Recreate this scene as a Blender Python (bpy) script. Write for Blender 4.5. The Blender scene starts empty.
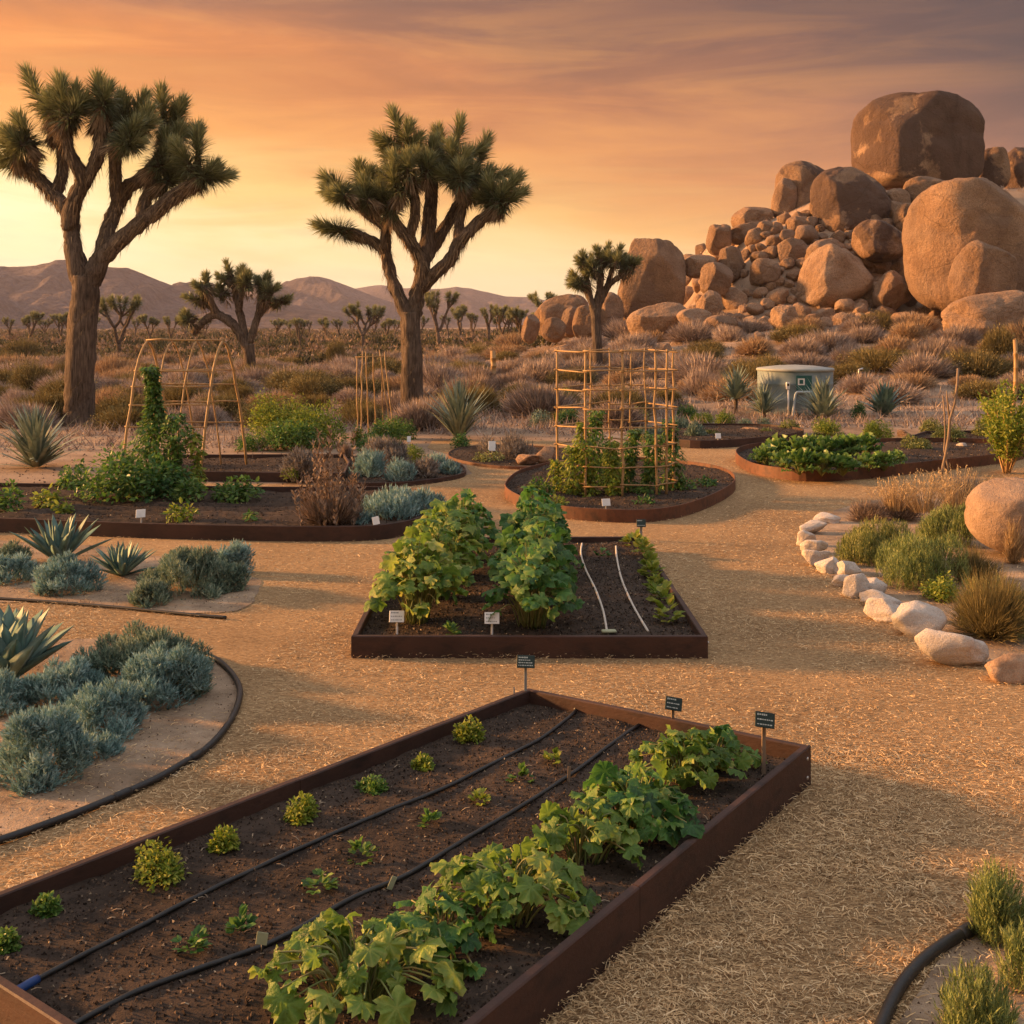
import bpy, math, random
import numpy as np
from mathutils import Vector, noise as mnoise
R = math.radians
rng = np.random.default_rng(7)
random.seed(7)
S = bpy.context.scene
C = S.collection

# ---------------------------------------------------------------- camera
F, HZ, CX, H = 1200.0, 325.0, 512.0, 2.2       # focal length and horizon in pixels, eye height in metres
cam = bpy.data.cameras.new('camera'); co = bpy.data.objects.new('camera', cam); C.objects.link(co)
co.location = (0, 0, H); co.rotation_euler = (R(90), 0, 0)
cam.sensor_width = 36; cam.lens = 36*F/1024
cam.shift_y = -(512-HZ)/1024
cam.clip_end = 9000; cam.clip_start = .05
S.camera = co

# ---------------------------------------------------------------- sun, sky, exposure
SUN_ELEV, SUN_AZ = R(13.0), R(-77)             # azimuth from +Y (view direction) towards +X
sd = Vector((math.sin(SUN_AZ)*math.cos(SUN_ELEV), math.cos(SUN_AZ)*math.cos(SUN_ELEV), math.sin(SUN_ELEV)))
sl = bpy.data.lights.new('sun', 'SUN'); so = bpy.data.objects.new('sun', sl); C.objects.link(so)
sl.energy = 5.0; sl.angle = R(5.0); sl.color = (1.0, .48, .17)
so.rotation_euler = (-sd).to_track_quat('-Z', 'Y').to_euler()
EXPO = 1.32
vs = S.view_settings
vs.view_transform = 'Standard'; vs.look = 'None'; vs.gamma = 1; vs.exposure = EXPO; vs.use_curve_mapping = False

W = bpy.data.worlds.new('World'); S.world = W; W.use_nodes = True
nt = W.node_tree; nt.nodes.clear()
def N(nt, kind, **kw):
    n = nt.nodes.new(kind)
    for k, v in kw.items():
        if k in n.inputs.keys(): n.inputs[k].default_value = v
        else: setattr(n, k, v)
    return n
def L(nt, a, b): nt.links.new(a, b)
def MATH(nt, op, a, b=None, c=None):
    n = nt.nodes.new('ShaderNodeMath'); n.operation = op
    for i, x in enumerate((a, b, c)):
        if x is None: continue
        if isinstance(x, (int, float)): n.inputs[i].default_value = x
        else: nt.links.new(x, n.inputs[i])
    return n.outputs[0]
def RAMP(nt, fac, stops, interp='LINEAR'):
    n = nt.nodes.new('ShaderNodeValToRGB'); cr = n.color_ramp; cr.interpolation = interp
    while len(cr.elements) < len(stops): cr.elements.new(.5)
    for e, (p, c) in zip(cr.elements, stops):
        e.position = p; e.color = (*c, 1) if len(c) == 3 else c
    if fac is not None: nt.links.new(fac, n.inputs[0])
    return n.outputs[0]
def MIX(nt, fac, a, b, mode='MIX'):
    n = nt.nodes.new('ShaderNodeMix'); n.data_type = 'RGBA'; n.blend_type = mode
    for s, x in ((n.inputs[0], fac), (n.inputs[6], a), (n.inputs[7], b)):
        if isinstance(x, (int, float)): s.default_value = x
        elif isinstance(x, tuple): s.default_value = (*x, 1)
        else: nt.links.new(x, s)
    return n.outputs[2]
def s2l(r, g, b):
    f = lambda v: ((v/255+.055)/1.055)**2.4 if v > 10 else v/255/12.92
    return (f(r), f(g), f(b))
SKYK = 1/2**EXPO
def sk(r, g, b, k=1.0): return tuple(v*SKYK*k for v in s2l(r, g, b))
tc = N(nt, 'ShaderNodeTexCoord'); sep = N(nt, 'ShaderNodeSeparateXYZ'); L(nt, tc.outputs['Generated'], sep.inputs[0])
gx, gy, gz = sep.outputs
hl = MATH(nt, 'SQRT', MATH(nt, 'ADD', MATH(nt, 'MULTIPLY', gx, gx), MATH(nt, 'ADD', MATH(nt, 'MULTIPLY', gy, gy), 1e-5)))
az = MATH(nt, 'DIVIDE', gx, hl)                       # -1 west (sun) .. +1 east
# a slow warp so that the bands of smoke and cloud are not level
mp = N(nt, 'ShaderNodeMapping'); L(nt, tc.outputs['Generated'], mp.inputs[0])
mp.inputs['Rotation'].default_value = (0, R(-11), 0); mp.inputs['Scale'].default_value = (1.6, 1.6, 9)
n1 = N(nt, 'ShaderNodeTexNoise', Scale=1.7, Detail=7, Roughness=.55, Distortion=.5); L(nt, mp.outputs[0], n1.inputs['Vector'])
mp2 = N(nt, 'ShaderNodeMapping'); L(nt, tc.outputs['Generated'], mp2.inputs[0])
mp2.inputs['Rotation'].default_value = (0, R(-14), 0); mp2.inputs['Scale'].default_value = (1.7, 1.7, 13)
n2 = N(nt, 'ShaderNodeTexNoise', Scale=2.3, Detail=8, Roughness=.62, Distortion=.9); L(nt, mp2.outputs[0], n2.inputs['Vector'])
zz = MATH(nt, 'ADD', gz, MATH(nt, 'MULTIPLY', MATH(nt, 'SUBTRACT', n1.outputs[0], .5), .16))
zz = MATH(nt, 'ADD', zz, MATH(nt, 'MULTIPLY', MATH(nt, 'ADD', az, .08), .085))
zs = MATH(nt, 'MULTIPLY', zz, 1.0)
UP = (.35, .345, .36)  # overhead sky out of view, brightened to add ambient fill
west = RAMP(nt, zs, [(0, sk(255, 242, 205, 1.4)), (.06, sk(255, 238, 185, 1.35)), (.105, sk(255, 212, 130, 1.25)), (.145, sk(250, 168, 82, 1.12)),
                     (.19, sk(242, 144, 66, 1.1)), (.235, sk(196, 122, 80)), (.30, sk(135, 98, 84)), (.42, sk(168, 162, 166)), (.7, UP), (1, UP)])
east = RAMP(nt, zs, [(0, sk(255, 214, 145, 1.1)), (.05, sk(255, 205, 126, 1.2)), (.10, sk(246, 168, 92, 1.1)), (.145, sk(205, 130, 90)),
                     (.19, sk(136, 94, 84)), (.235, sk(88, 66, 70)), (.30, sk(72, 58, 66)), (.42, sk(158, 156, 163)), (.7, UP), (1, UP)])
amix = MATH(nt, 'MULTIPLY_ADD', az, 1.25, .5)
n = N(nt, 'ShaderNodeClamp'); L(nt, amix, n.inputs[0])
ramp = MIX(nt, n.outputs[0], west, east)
# bright under-lit streaks
st = RAMP(nt, n2.outputs[0], [(.44, (0, 0, 0)), (.70, (1, 1, 1))], 'EASE')
zwin = RAMP(nt, gz, [(.03, (.15,)*3), (.12, (.55,)*3), (.19, (.8,)*3), (.25, (.35,)*3), (.4, (.2,)*3)])
sfac = MATH(nt, 'MULTIPLY', MATH(nt, 'MULTIPLY', st, zwin), MATH(nt, 'MULTIPLY_ADD', n.outputs[0], -.80, .92))
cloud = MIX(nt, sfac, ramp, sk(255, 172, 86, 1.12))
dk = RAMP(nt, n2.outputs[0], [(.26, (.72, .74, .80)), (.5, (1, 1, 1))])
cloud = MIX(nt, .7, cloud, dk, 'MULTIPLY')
sky = N(nt, 'ShaderNodeTexSky', sky_type='NISHITA', sun_disc=False, sun_elevation=SUN_ELEV, sun_rotation=SUN_AZ, dust_density=4.0, air_density=1.5)
b1 = N(nt, 'ShaderNodeBackground', Strength=.10); L(nt, sky.outputs[0], b1.inputs[0])
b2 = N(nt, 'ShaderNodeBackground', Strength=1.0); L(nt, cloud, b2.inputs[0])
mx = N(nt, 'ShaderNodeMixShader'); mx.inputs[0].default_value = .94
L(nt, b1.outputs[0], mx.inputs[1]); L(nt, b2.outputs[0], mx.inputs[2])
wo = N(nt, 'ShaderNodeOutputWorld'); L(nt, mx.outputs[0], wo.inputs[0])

# ---------------------------------------------------------------- maths helpers
def sstep(a, b, x):
    t = np.clip((np.asarray(x, float)-a)/(b-a), 0, 1); return t*t*(3-2*t)
def _h(i, j, s):
    n = (i.astype(np.int64)*374761393 + j.astype(np.int64)*668265263 + s*1442695041) & 0x7fffffff
    n = ((n ^ (n >> 13))*1274126177) & 0x7fffffff
    return ((n ^ (n >> 16)) & 0xffff)/65535.0
def vn(x, y, s=0):
    x = np.asarray(x, float); y = np.asarray(y, float)
    i, j = np.floor(x), np.floor(y); u, v = x-i, y-j
    u = u*u*(3-2*u); v = v*v*(3-2*v)
    a, b, c, d = _h(i, j, s), _h(i+1, j, s), _h(i, j+1, s), _h(i+1, j+1, s)
    return (a*(1-u)+b*u)*(1-v)+(c*(1-u)+d*u)*v
def fbm(x, y, s=0, o=4):
    r, a = 0, .5
    for k in range(o):
        r = r+a*(vn(np.asarray(x)*2**k, np.asarray(y)*2**k, s+k*17)-.5); a *= .5
    return r                                         # about -.4 .. .4
def T(x, y):
    """height of the ground"""
    x = np.asarray(x, float); y = np.asarray(y, float)
    far = sstep(28, 60, y)*sstep(-8, 15, x)*3.1*(1-sstep(130, 420, y))
    prof = sstep(8.4, 12.5, x)*4.4+sstep(12, 17, x)*1.5-sstep(29, 40, x)*5
    mound = sstep(50.5, 61, y)*(1-sstep(70, 95, y))*np.maximum(prof, 0)
    bump = sstep(24, 40, y)*(fbm(x*.16, y*.16, 3)*.55+fbm(x*.6, y*.6, 5)*.18)*(1-.7*sstep(150, 500, y))
    return far+mound+bump
def Gz(px, py, z=0.0):
    d = F*(H-z)/(py-HZ); return np.array([(px-CX)*d/F, d, z])
def hit(px, py):
    """the point of the ground that the photograph shows at this pixel"""
    ds = np.concatenate([np.arange(2, 60, .1), np.arange(60, 900, 1.0)])
    zr = H-(py-HZ)*ds/F; zt = T((px-CX)*ds/F, ds)
    k = np.argmax(zr <= zt)
    if not (zr <= zt).any(): k = len(ds)-1
    d = ds[k]; return np.array([(px-CX)*d/F, d, float(T((px-CX)*d/F, d))])
def inpoly(x, y, poly):
    x = np.asarray(x); y = np.asarray(y); r = np.zeros(x.shape, bool); n = len(poly)
    for i in range(n):
        x0, y0 = poly[i][:2]; x1, y1 = poly[(i+1) % n][:2]
        if y0 == y1: continue
        c = (y0 > y) != (y1 > y)
        r ^= c & (x < (x1-x0)*(y-y0)/(y1-y0)+x0)
    return r
def smooth_loop(pts, n=6, closed=True):
    """Catmull-Rom through the points"""
    P = [np.array(p, float) for p in pts]; m = len(P); out = []
    for i in range(m if closed else m-1):
        g = (lambda k: P[k % m]) if closed else (lambda k: P[min(max(k, 0), m-1)])
        p0, p1, p2, p3 = g(i-1), g(i), g(i+1), g(i+2)
        for k in range(n):
            t = k/n
            out.append(.5*(2*p1+(p2-p0)*t+(2*p0-5*p1+4*p2-p3)*t*t+(3*p1-p0-3*p2+p3)*t**3))
    if not closed: out.append(P[-1])
    return out

# ---------------------------------------------------------------- mesh helpers
class MB:
    def __init__(s): s.V = []; s.F = []; s.T = []; s.n = 0
    def add(s, v, faces, tint=.5):
        v = np.asarray(v, float).reshape(-1, 3)
        s.V.append(v); s.T.append(np.broadcast_to(np.asarray(tint, float), (len(v),)))
        for f in faces:
            f = np.asarray(f, np.int64)
            if f.size: s.F.append(f+s.n)
        s.n += len(v); return s
    def mesh(s, name, mat, smooth=True):
        me = bpy.data.meshes.new(name)
        V = np.concatenate(s.V)
        lt = np.concatenate([np.full(len(f), f.shape[1]) for f in s.F]); lo = np.concatenate([f.ravel() for f in s.F])
        me.vertices.add(len(V)); me.vertices.foreach_set('co', V.astype(np.float32).ravel())
        me.loops.add(len(lo)); me.loops.foreach_set('vertex_index', lo.astype(np.int32))
        me.polygons.add(len(lt)); me.polygons.foreach_set('loop_start', (np.cumsum(lt)-lt).astype(np.int32))
        try: me.polygons.foreach_set('loop_total', lt.astype(np.int32))
        except Exception: pass
        me.update(calc_edges=True)
        me.polygons.foreach_set('use_smooth', np.full(len(lt), smooth))
        a = me.attributes.new('tint', 'FLOAT', 'POINT'); a.data.foreach_set('value', np.concatenate(s.T).astype(np.float32))
        me.materials.append(mat); me.update()
        return me
    def build(s, name, mat, parent=None, smooth=True):
        o = bpy.data.objects.new(name, s.mesh(name, mat, smooth)); C.objects.link(o)
        if parent is not None: o.parent = parent
        return o
def tag(o, label=None, cat=None, group=None, kind=None):
    if label: o['label'] = label
    if cat: o['category'] = cat
    if group: o['group'] = group
    if kind: o['kind'] = kind
    return o
def thing(name, label, cat, loc=(0, 0, 0), group=None, rz=0.0):
    o = bpy.data.objects.new(name, None); C.objects.link(o); o.empty_display_size = .1
    o.location = tuple(float(v) for v in loc); o.rotation_euler = (0, 0, rz)
    return tag(o, label, cat, group)
def copy_tree(o, parent=None):
    c = o.copy(); C.objects.link(c)
    if parent is not None: c.parent = parent
    for ch in list(o.children): copy_tree(ch, c)
    return c
def nrm(a):
    a = np.asarray(a, float); return a/np.maximum(np.linalg.norm(a, axis=-1, keepdims=True), 1e-9)
def scatter(mb, tv, tf, P, D, U, sc, tint, wid=None):
    """copies of a template (its +Y along D, its +Z near U) into one mesh"""
    P = np.asarray(P, float); n = len(P)
    if n == 0: return
    D = nrm(D); X = nrm(np.cross(D, U)+1e-6); Z = np.cross(X, D)
    sc = np.broadcast_to(np.asarray(sc, float), (n,)); wd = sc if wid is None else np.broadcast_to(np.asarray(wid, float), (n,))
    tv = np.asarray(tv, float)
    V = (tv[None, :, 0, None]*X[:, None, :]*wd[:, None, None]+tv[None, :, 1, None]*D[:, None, :]*sc[:, None, None]
         + tv[None, :, 2, None]*Z[:, None, :]*sc[:, None, None])+P[:, None, :]
    k = len(tv); off = (np.arange(n)*k)[:, None, None]
    fs = [(np.asarray(f)[None]+off).reshape(-1, np.asarray(f).shape[1]) for f in tf]
    mb.add(V.reshape(-1, 3), fs, np.repeat(np.broadcast_to(np.asarray(tint, float), (n,)), k))
def tube(mb, pts, rad, sides=8, tint=.5, cap=True, wob=0.0, seed=0):
    pts = np.asarray(pts, float); m = len(pts); rad = np.broadcast_to(np.asarray(rad, float), (m,))
    t = nrm(np.gradient(pts, axis=0)); ref = np.array([.31, .2, .93]) if abs(t[0][2]) < .8 else np.array([1., .1, 0])
    rings = []
    a = np.arange(sides)*2*math.pi/sides
    nx = nrm(np.cross(t[0], ref))
    for i in range(m):
        nx = nrm(nx-t[i]*np.dot(nx, t[i])); ny = np.cross(t[i], nx)
        r = rad[i]*np.ones(sides)
        if wob: r = r*(1+wob*2*(vn(np.cos(a)*2.1+seed, np.sin(a)*2.1+i*.7, seed)-.5))
        rings.append(pts[i]+r[:, None]*(np.cos(a)[:, None]*nx+np.sin(a)[:, None]*ny))
    V = np.concatenate(rings); i = np.arange(m-1)[:, None]*sides; j = np.arange(sides)[None]; k = (j+1) % sides
    q = np.stack([i+j, i+k, i+sides+k, i+sides+j], -1).reshape(-1, 4)
    fs = [q]
    if cap: fs += [np.arange(sides)[None, ::-1], (np.arange(sides)+(m-1)*sides)[None]]
    mb.add(V, fs, tint)
def box(mb, c, d, rz=0.0, bev=0.0, tint=.5):
    """a box with chamfered edges"""
    hx, hy, hz = [v/2 for v in d]; b = min(bev, hx*.9, hy*.9, hz*.9)
    if b <= 0:
        v = [(x, y, z) for z in (-hz, hz) for x, y in ((-hx, -hy), (hx, -hy), (hx, hy), (-hx, hy))]
        f = [[0, 3, 2, 1], [4, 5, 6, 7], [0, 1, 5, 4], [1, 2, 6, 5], [2, 3, 7, 6], [3, 0, 4, 7]]
        fs = [f]
    else:
        oc = lambda x, y: [(-x+b, -y), (x-b, -y), (x, -y+b), (x, y-b), (x-b, y), (-x+b, y), (-x, y-b), (-x, -y+b)]
        v = []
        for z, s in ((-hz, b), (-hz+b, 0), (hz-b, 0), (hz, b)):
            v += [(x, y, z) for x, y in oc(hx-s, hy-s)]
        q = [[r*8+i, r*8+(i+1) % 8, r*8+8+(i+1) % 8, r*8+8+i] for r in range(3) for i in range(8)]
        fs = [q, [list(range(7, -1, -1)), list(range(24, 32))]]
    v = np.array(v); cs, sn = math.cos(rz), math.sin(rz)
    v = np.stack([v[:, 0]*cs-v[:, 1]*sn, v[:, 0]*sn+v[:, 1]*cs, v[:, 2]], -1)+np.array(c)
    mb.add(v, fs, tint)

# ---------------------------------------------------------------- materials
def newmat(name):
    m = bpy.data.materials.new(name); m.use_nodes = True; nt = m.node_tree
    return m, nt, nt.nodes['Principled BSDF']
def leaf_mat(name, cols, trans=.3, rough=.55, spec=.25, crinkle=0):
    m, nt, b = newmat(name)
    at = N(nt, 'ShaderNodeAttribute', attribute_name='tint')
    k = len(cols); c = RAMP(nt, at.outputs['Fac'], [(i/(k-1), cols[i]) for i in range(k)])
    tcn = N(nt, 'ShaderNodeTexCoord')
    nz = N(nt, 'ShaderNodeTexNoise', Scale=9.0, Detail=3); L(nt, tcn.outputs['Object'], nz.inputs['Vector'])
    v = RAMP(nt, nz.outputs[0], [(.3, (.72,)*3), (.7, (1.22,)*3)])
    c = MIX(nt, 1.0, c, v, 'MULTIPLY')
    L(nt, c, b.inputs['Base Color']); b.inputs['Roughness'].default_value = rough
    b.inputs['Specular IOR Level'].default_value = spec
    if crinkle:
        nc = N(nt, 'ShaderNodeTexNoise', Scale=crinkle, Detail=4, Roughness=.6); L(nt, tcn.outputs['Object'], nc.inputs['Vector'])
        bc = N(nt, 'ShaderNodeBump', Strength=.8, Distance=.012); L(nt, nc.outputs[0], bc.inputs['Height']); L(nt, bc.outputs[0], b.inputs['Normal'])
    if trans:
        tr = N(nt, 'ShaderNodeBsdfTranslucent'); L(nt, c, tr.inputs[0])
        ms = N(nt, 'ShaderNodeMixShader'); ms.inputs[0].default_value = trans
        L(nt, b.outputs[0], ms.inputs[1]); L(nt, tr.outputs[0], ms.inputs[2])
        L(nt, ms.outputs[0], nt.nodes['Material Output'].inputs[0])
    return m
def surf_mat(name, c1, c2, scale=8.0, rough=.8, stretch=(1, 1, 1), bump=.3, bscale=None, bdist=.02, detail=6, c3=None, big=None, spec=.3, coord='Object', distort=0.0, met=0.0):
    m, nt, b = newmat(name)
    tcn = N(nt, 'ShaderNodeTexCoord'); mp = N(nt, 'ShaderNodeMapping'); L(nt, tcn.outputs[coord], mp.inputs[0])
    mp.inputs['Scale'].default_value = stretch
    n1 = N(nt, 'ShaderNodeTexNoise', Scale=scale, Detail=detail, Roughness=.62, Distortion=distort); L(nt, mp.outputs[0], n1.inputs['Vector'])
    stops = [(.3, c1), (.7, c2)] if c3 is None else [(.28, c1), (.5, c2), (.72, c3)]
    c = RAMP(nt, n1.outputs[0], stops)
    if big:
        n3 = N(nt, 'ShaderNodeTexNoise', Scale=big, Detail=4); L(nt, tcn.outputs[coord], n3.inputs['Vector'])
        c = MIX(nt, 1.0, c, RAMP(nt, n3.outputs[0], [(.35, (.7, .7, .7)), (.65, (1.18, 1.18, 1.18))]), 'MULTIPLY')
    L(nt, c, b.inputs['Base Color']); b.inputs['Roughness'].default_value = rough
    b.inputs['Specular IOR Level'].default_value = spec; b.inputs['Metallic'].default_value = met
    if bump:
        n2 = N(nt, 'ShaderNodeTexNoise', Scale=bscale or scale*2.5, Detail=8, Roughness=.65); L(nt, mp.outputs[0], n2.inputs['Vector'])
        bp = N(nt, 'ShaderNodeBump', Strength=bump, Distance=bdist); L(nt, n2.outputs[0], bp.inputs['Height']); L(nt, bp.outputs[0], b.inputs['Normal'])
    return m
m_tintwood = lambda name, cols: leaf_mat(name, cols, trans=0, rough=.85, spec=.1)

M = {}
M['sand'] = surf_mat('desert_sand', (.20, .135, .09), (.32, .225, .155), 1.3, .95, bump=.5, bscale=14, bdist=.03, c3=(.40, .29, .20), big=.12, spec=.1)
M['island'] = surf_mat('island_sand', (.20, .14, .095), (.34, .245, .165), 5.5, .95, bump=.8, bscale=55, bdist=.018, big=1.4, c3=(.42, .31, .215), spec=.1)
M['straw'] = leaf_mat('straw_chip', [(.24, .15, .076), (.50, .33, .165), (.70, .50, .265), (.80, .63, .39)], trans=.12, rough=.7, spec=.2)
M['soil'] = surf_mat('garden_soil', (.020, .015, .012), (.062, .044, .033), 16, .95, bump=.9, bscale=60, bdist=.014, c3=(.075, .053, .04), big=1.3, spec=.15)
M['crumb'] = leaf_mat('soil_crumb', [(.018, .013, .010), (.055, .038, .028), (.095, .066, .048), (.16, .115, .08), (.36, .28, .19)], trans=0, rough=.95, spec=.1)
M['board'] = surf_mat('rusty_board', (.019, .010, .008), (.054, .024, .016), 6, .66, stretch=(1, 1, 2), bump=.5, bscale=26, bdist=.006, c3=(.038, .019, .014), big=2.2, spec=.4)
M['steel'] = surf_mat('weathered_steel', (.055, .022, .013), (.13, .050, .024), 7, .65, bump=.25, bscale=40, bdist=.003, c3=(.038, .018, .013), big=1.3, spec=.4)
M['bamboo'] = surf_mat('bamboo_cane', (.27, .155, .062), (.47, .305, .14), 9, .55, stretch=(6, 6, 1), bump=.15, bdist=.003)
M['bark'] = surf_mat('joshua_bark', (.045, .036, .030), (.16, .122, .096), 26, .95, stretch=(1, 1, .12), bump=1.0, bscale=30, bdist=.12, c3=(.27, .21, .165), big=1.5, spec=.1)
M['thatch'] = leaf_mat('dead_thatch', [(.08, .056, .036), (.20, .14, .088), (.36, .26, .165)], trans=.1, rough=.85, spec=.1)
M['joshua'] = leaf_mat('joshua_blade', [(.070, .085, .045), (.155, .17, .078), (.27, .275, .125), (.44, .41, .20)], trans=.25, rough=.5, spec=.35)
M['hose'] = surf_mat('black_hose', (.005, .005, .005), (.014, .014, .014), 20, .5, bump=.1, spec=.5)
M['white_tube'] = surf_mat('pale_tube', (.50, .44, .37), (.66, .60, .52), 20, .5, bump=0)
M['white_tag'] = surf_mat('white_plastic', (.66, .65, .62), (.80, .79, .77), 12, .45, bump=0)
M['dark_tag'] = surf_mat('dark_green_plate', (.010, .022, .018), (.022, .040, .033), 12, .4, bump=0)
M['pale_mark'] = surf_mat('pale_lettering', (.42, .46, .42), (.5, .54, .5), 12, .6, bump=0)
M['grey_mark'] = surf_mat('grey_lettering', (.22, .22, .21), (.3, .3, .29), 12, .6, bump=0)
M['stake'] = surf_mat('weathered_stake', (.16, .11, .075), (.30, .22, .15), 18, .8, stretch=(3, 3, .4), bump=.3, bdist=.004)
M['blue'] = surf_mat('blue_plastic', (.010, .035, .13), (.018, .055, .19), 20, .4, bump=0)
M['tagyellow'] = surf_mat('pale_green_tag', (.30, .32, .20), (.42, .44, .28), 20, .5, bump=0)
M['bolt'] = surf_mat('zinc_bolt', (.45, .43, .40), (.6, .58, .55), 20, .4, bump=0, met=.6)
# ================================================================ terrain
def grid_mesh(name, xs, ys_x, zf, mat, kind='structure', label=None):
    """xs: (rows, cols) x values, ys_x: (rows, cols) y values"""
    r, c = xs.shape; V = np.stack([xs, ys_x, zf(xs, ys_x)], -1).reshape(-1, 3)
    i = np.arange(r-1)[:, None]*c+np.arange(c-1)[None]
    q = np.stack([i, i+1, i+c+1, i+c], -1).reshape(-1, 4)
    o = MB().add(V, [q]).build(name, mat); tag(o, label, kind=kind); return o
rows = np.concatenate([np.arange(-10, 24, 1.0), np.arange(24, 72, .45), 72*1.035**np.arange(0, 106)])
rows = rows[rows < 2750]
cols = np.linspace(-1, 1, 260)
XX = cols[None, :]*(14+.78*np.maximum(rows, 0))[:, None]; YY = np.repeat(rows[:, None], len(cols), 1)
ground = grid_mesh('ground', XX, YY, T, M['sand'])

# path of shredded straw mulch: one sheet 4 mm above the sand
def ragged(px, amp=.06, step=.25, seed=0):
    P = [Gz(*p)[:2] if len(p) == 2 else np.array(p[:2]) for p in px]; out = []
    for i in range(len(P)):
        a, b = P[i], P[(i+1) % len(P)]; n = max(1, int(np.linalg.norm(b-a)/step))
        for k in range(n): out.append(a+(b-a)*k/n)
    out = np.array(out); dx = fbm(out[:, 0]*1.7, out[:, 1]*1.7, seed)*amp*4; dy = fbm(out[:, 0]*1.7+40, out[:, 1]*1.7, seed+3)*amp*4
    return out+np.stack([dx, dy], -1)
def sheet(name, poly, z, mat, kind='structure'):
    p = np.array(poly); v = np.concatenate([p, np.full((len(p), 1), z)], 1)
    a = sum(p[i][0]*p[(i+1) % len(p)][1]-p[(i+1) % len(p)][0]*p[i][1] for i in range(len(p)))
    if a < 0: v = v[::-1]
    o = MB().add(v, [np.arange(len(v))[None]]).build(name, mat, smooth=False); tag(o, kind=kind); return o
m, nt_, b_ = newmat('straw_path')
tcn = N(nt_, 'ShaderNodeTexCoord'); layers = None; hs = None
for k, (rot, sx) in enumerate(((20, 5), (75, 5.5), (130, 5), (170, 6))):
    mp_ = N(nt_, 'ShaderNodeMapping'); L(nt_, tcn.outputs['Object'], mp_.inputs[0])
    mp_.inputs['Rotation'].default_value = (0, 0, R(rot)); mp_.inputs['Scale'].default_value = (sx*1.0, sx*7.0, 1); mp_.inputs['Location'].default_value = (k*3.1, k*1.7, 0)
    nn = N(nt_, 'ShaderNodeTexNoise', Scale=4.2, Detail=3, Roughness=.5, Distortion=1.1); L(nt_, mp_.outputs[0], nn.inputs['Vector'])
    hs = nn.outputs[0] if hs is None else MATH(nt_, 'MAXIMUM', hs, nn.outputs[0])
c_ = RAMP(nt_, hs, [(.46, (.15, .095, .05)), (.58, (.42, .265, .13)), (.68, (.63, .43, .225)), (.80, (.80, .59, .34))])
nb = N(nt_, 'ShaderNodeTexNoise', Scale=.55, Detail=5, Roughness=.6); L(nt_, tcn.outputs['Object'], nb.inputs['Vector'])
c_ = MIX(nt_, 1.0, c_, RAMP(nt_, nb.outputs[0], [(.3, (.72, .70, .68)), (.7, (1.15, 1.13, 1.1))]), 'MULTIPLY')
L(nt_, c_, b_.inputs['Base Color']); b_.inputs['Roughness'].default_value = .85; b_.inputs['Specular IOR Level'].default_value = .15
bp = N(nt_, 'ShaderNodeBump', Strength=.9, Distance=.02); L(nt_, hs, bp.inputs['Height']); L(nt_, bp.outputs[0], b_.inputs['Normal'])
M['path'] = m
path_px = [(-300, 487), (0, 486), (150, 484), (250, 484), (345, 486), (440, 482), (470, 474), (462, 458), (425, 448), (432, 441), (520, 440), (640, 443), (692, 443),
           (760, 438), (900, 436), (1000, 441), (1250, 446)]
path_poly = ragged(path_px+[(9.5, 6, 0), (9.5, -3, 0), (-9.5, -3, 0), (-9.5, 8, 0)], .05, .3, 5)
sheet('path', path_poly, .004, M['path'])
isl = {
 'a': [(-160, 540), (60, 545), (150, 556), (235, 572), (262, 588), (236, 612), (140, 612), (60, 604), (-160, 594)],
 'b': [(-260, 640), (60, 640), (150, 640), (210, 658), (238, 690), (234, 718), (204, 757), (150, 788), (90, 814), (0, 845), (-260, 905)],
 'c': [(822, 522), (805, 540), (812, 558), (835, 578), (870, 600), (915, 622), (965, 652), (1010, 672), (1150, 720), (1400, 640), (1200, 480), (1040, 478), (930, 492), (850, 506)],
 'd': [(884, 1030), (905, 986), (940, 951), (985, 929), (1040, 912), (1300, 900), (1500, 1000), (1400, 1500), (840, 1400), (862, 1120)],
}
islands = {}
for k, px in isl.items():
    islands[k] = ragged([tuple(q) for q in smooth_loop([np.array(q, float) for q in px], 4)], .05, .07, 11)
    sheet('planting_island', islands[k], .009, M['island'])

# ================================================================ mountains and the air in front of them
def mountains(px, D, depth, mat, seed, rough, foot=332):
    xs = np.linspace(px[0][0], px[-1][0], 340)
    hy = np.interp(xs, [p[0] for p in px], [p[1] for p in px])
    hy = hy+fbm(xs*.05, xs*0+seed, seed, 5)*rough
    zr = H+(HZ-hy)*D/F
    nr = 46; t = np.linspace(-.6, 1, nr)[:, None]                    # <0: the back slope
    X = ((xs-CX)*D/F)[None]*np.ones((nr, 1)); Y = D-t*depth
    Y = Y+0*X; z0 = -2.0
    fall = np.where(t >= 0, (1-np.abs(t))**1.25, (1-np.abs(t)/.6)**1.1)
    gul = fbm(X/(depth*.10)+Y/(depth*.22), Y/(depth*.5), seed+9, 5)+1.0*fbm(X/(depth*.05), Y/(depth*.14), seed+19, 5)
    Z = z0+(zr[None]-z0)*fall+gul*(zr[None]-z0)*.75*np.sin(np.clip(np.abs(t), 0, 1)*math.pi)**.8
    V = np.stack([X, Y, Z], -1).reshape(-1, 3); c = len(xs)
    i = np.arange(nr-1)[:, None]*c+np.arange(c-1)[None]
    q = np.stack([i, i+c, i+c+1, i+1], -1).reshape(-1, 4)
    tag(MB().add(V, [q]).build('mountains', mat), kind='structure')
M['mount'] = surf_mat('mountain_scree', (.060, .050, .052), (.125, .102, .102), .16, .95, bump=1.0, bscale=.10, bdist=9.0, detail=9, c3=(.18, .15, .145), big=.008, spec=.05)
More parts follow.
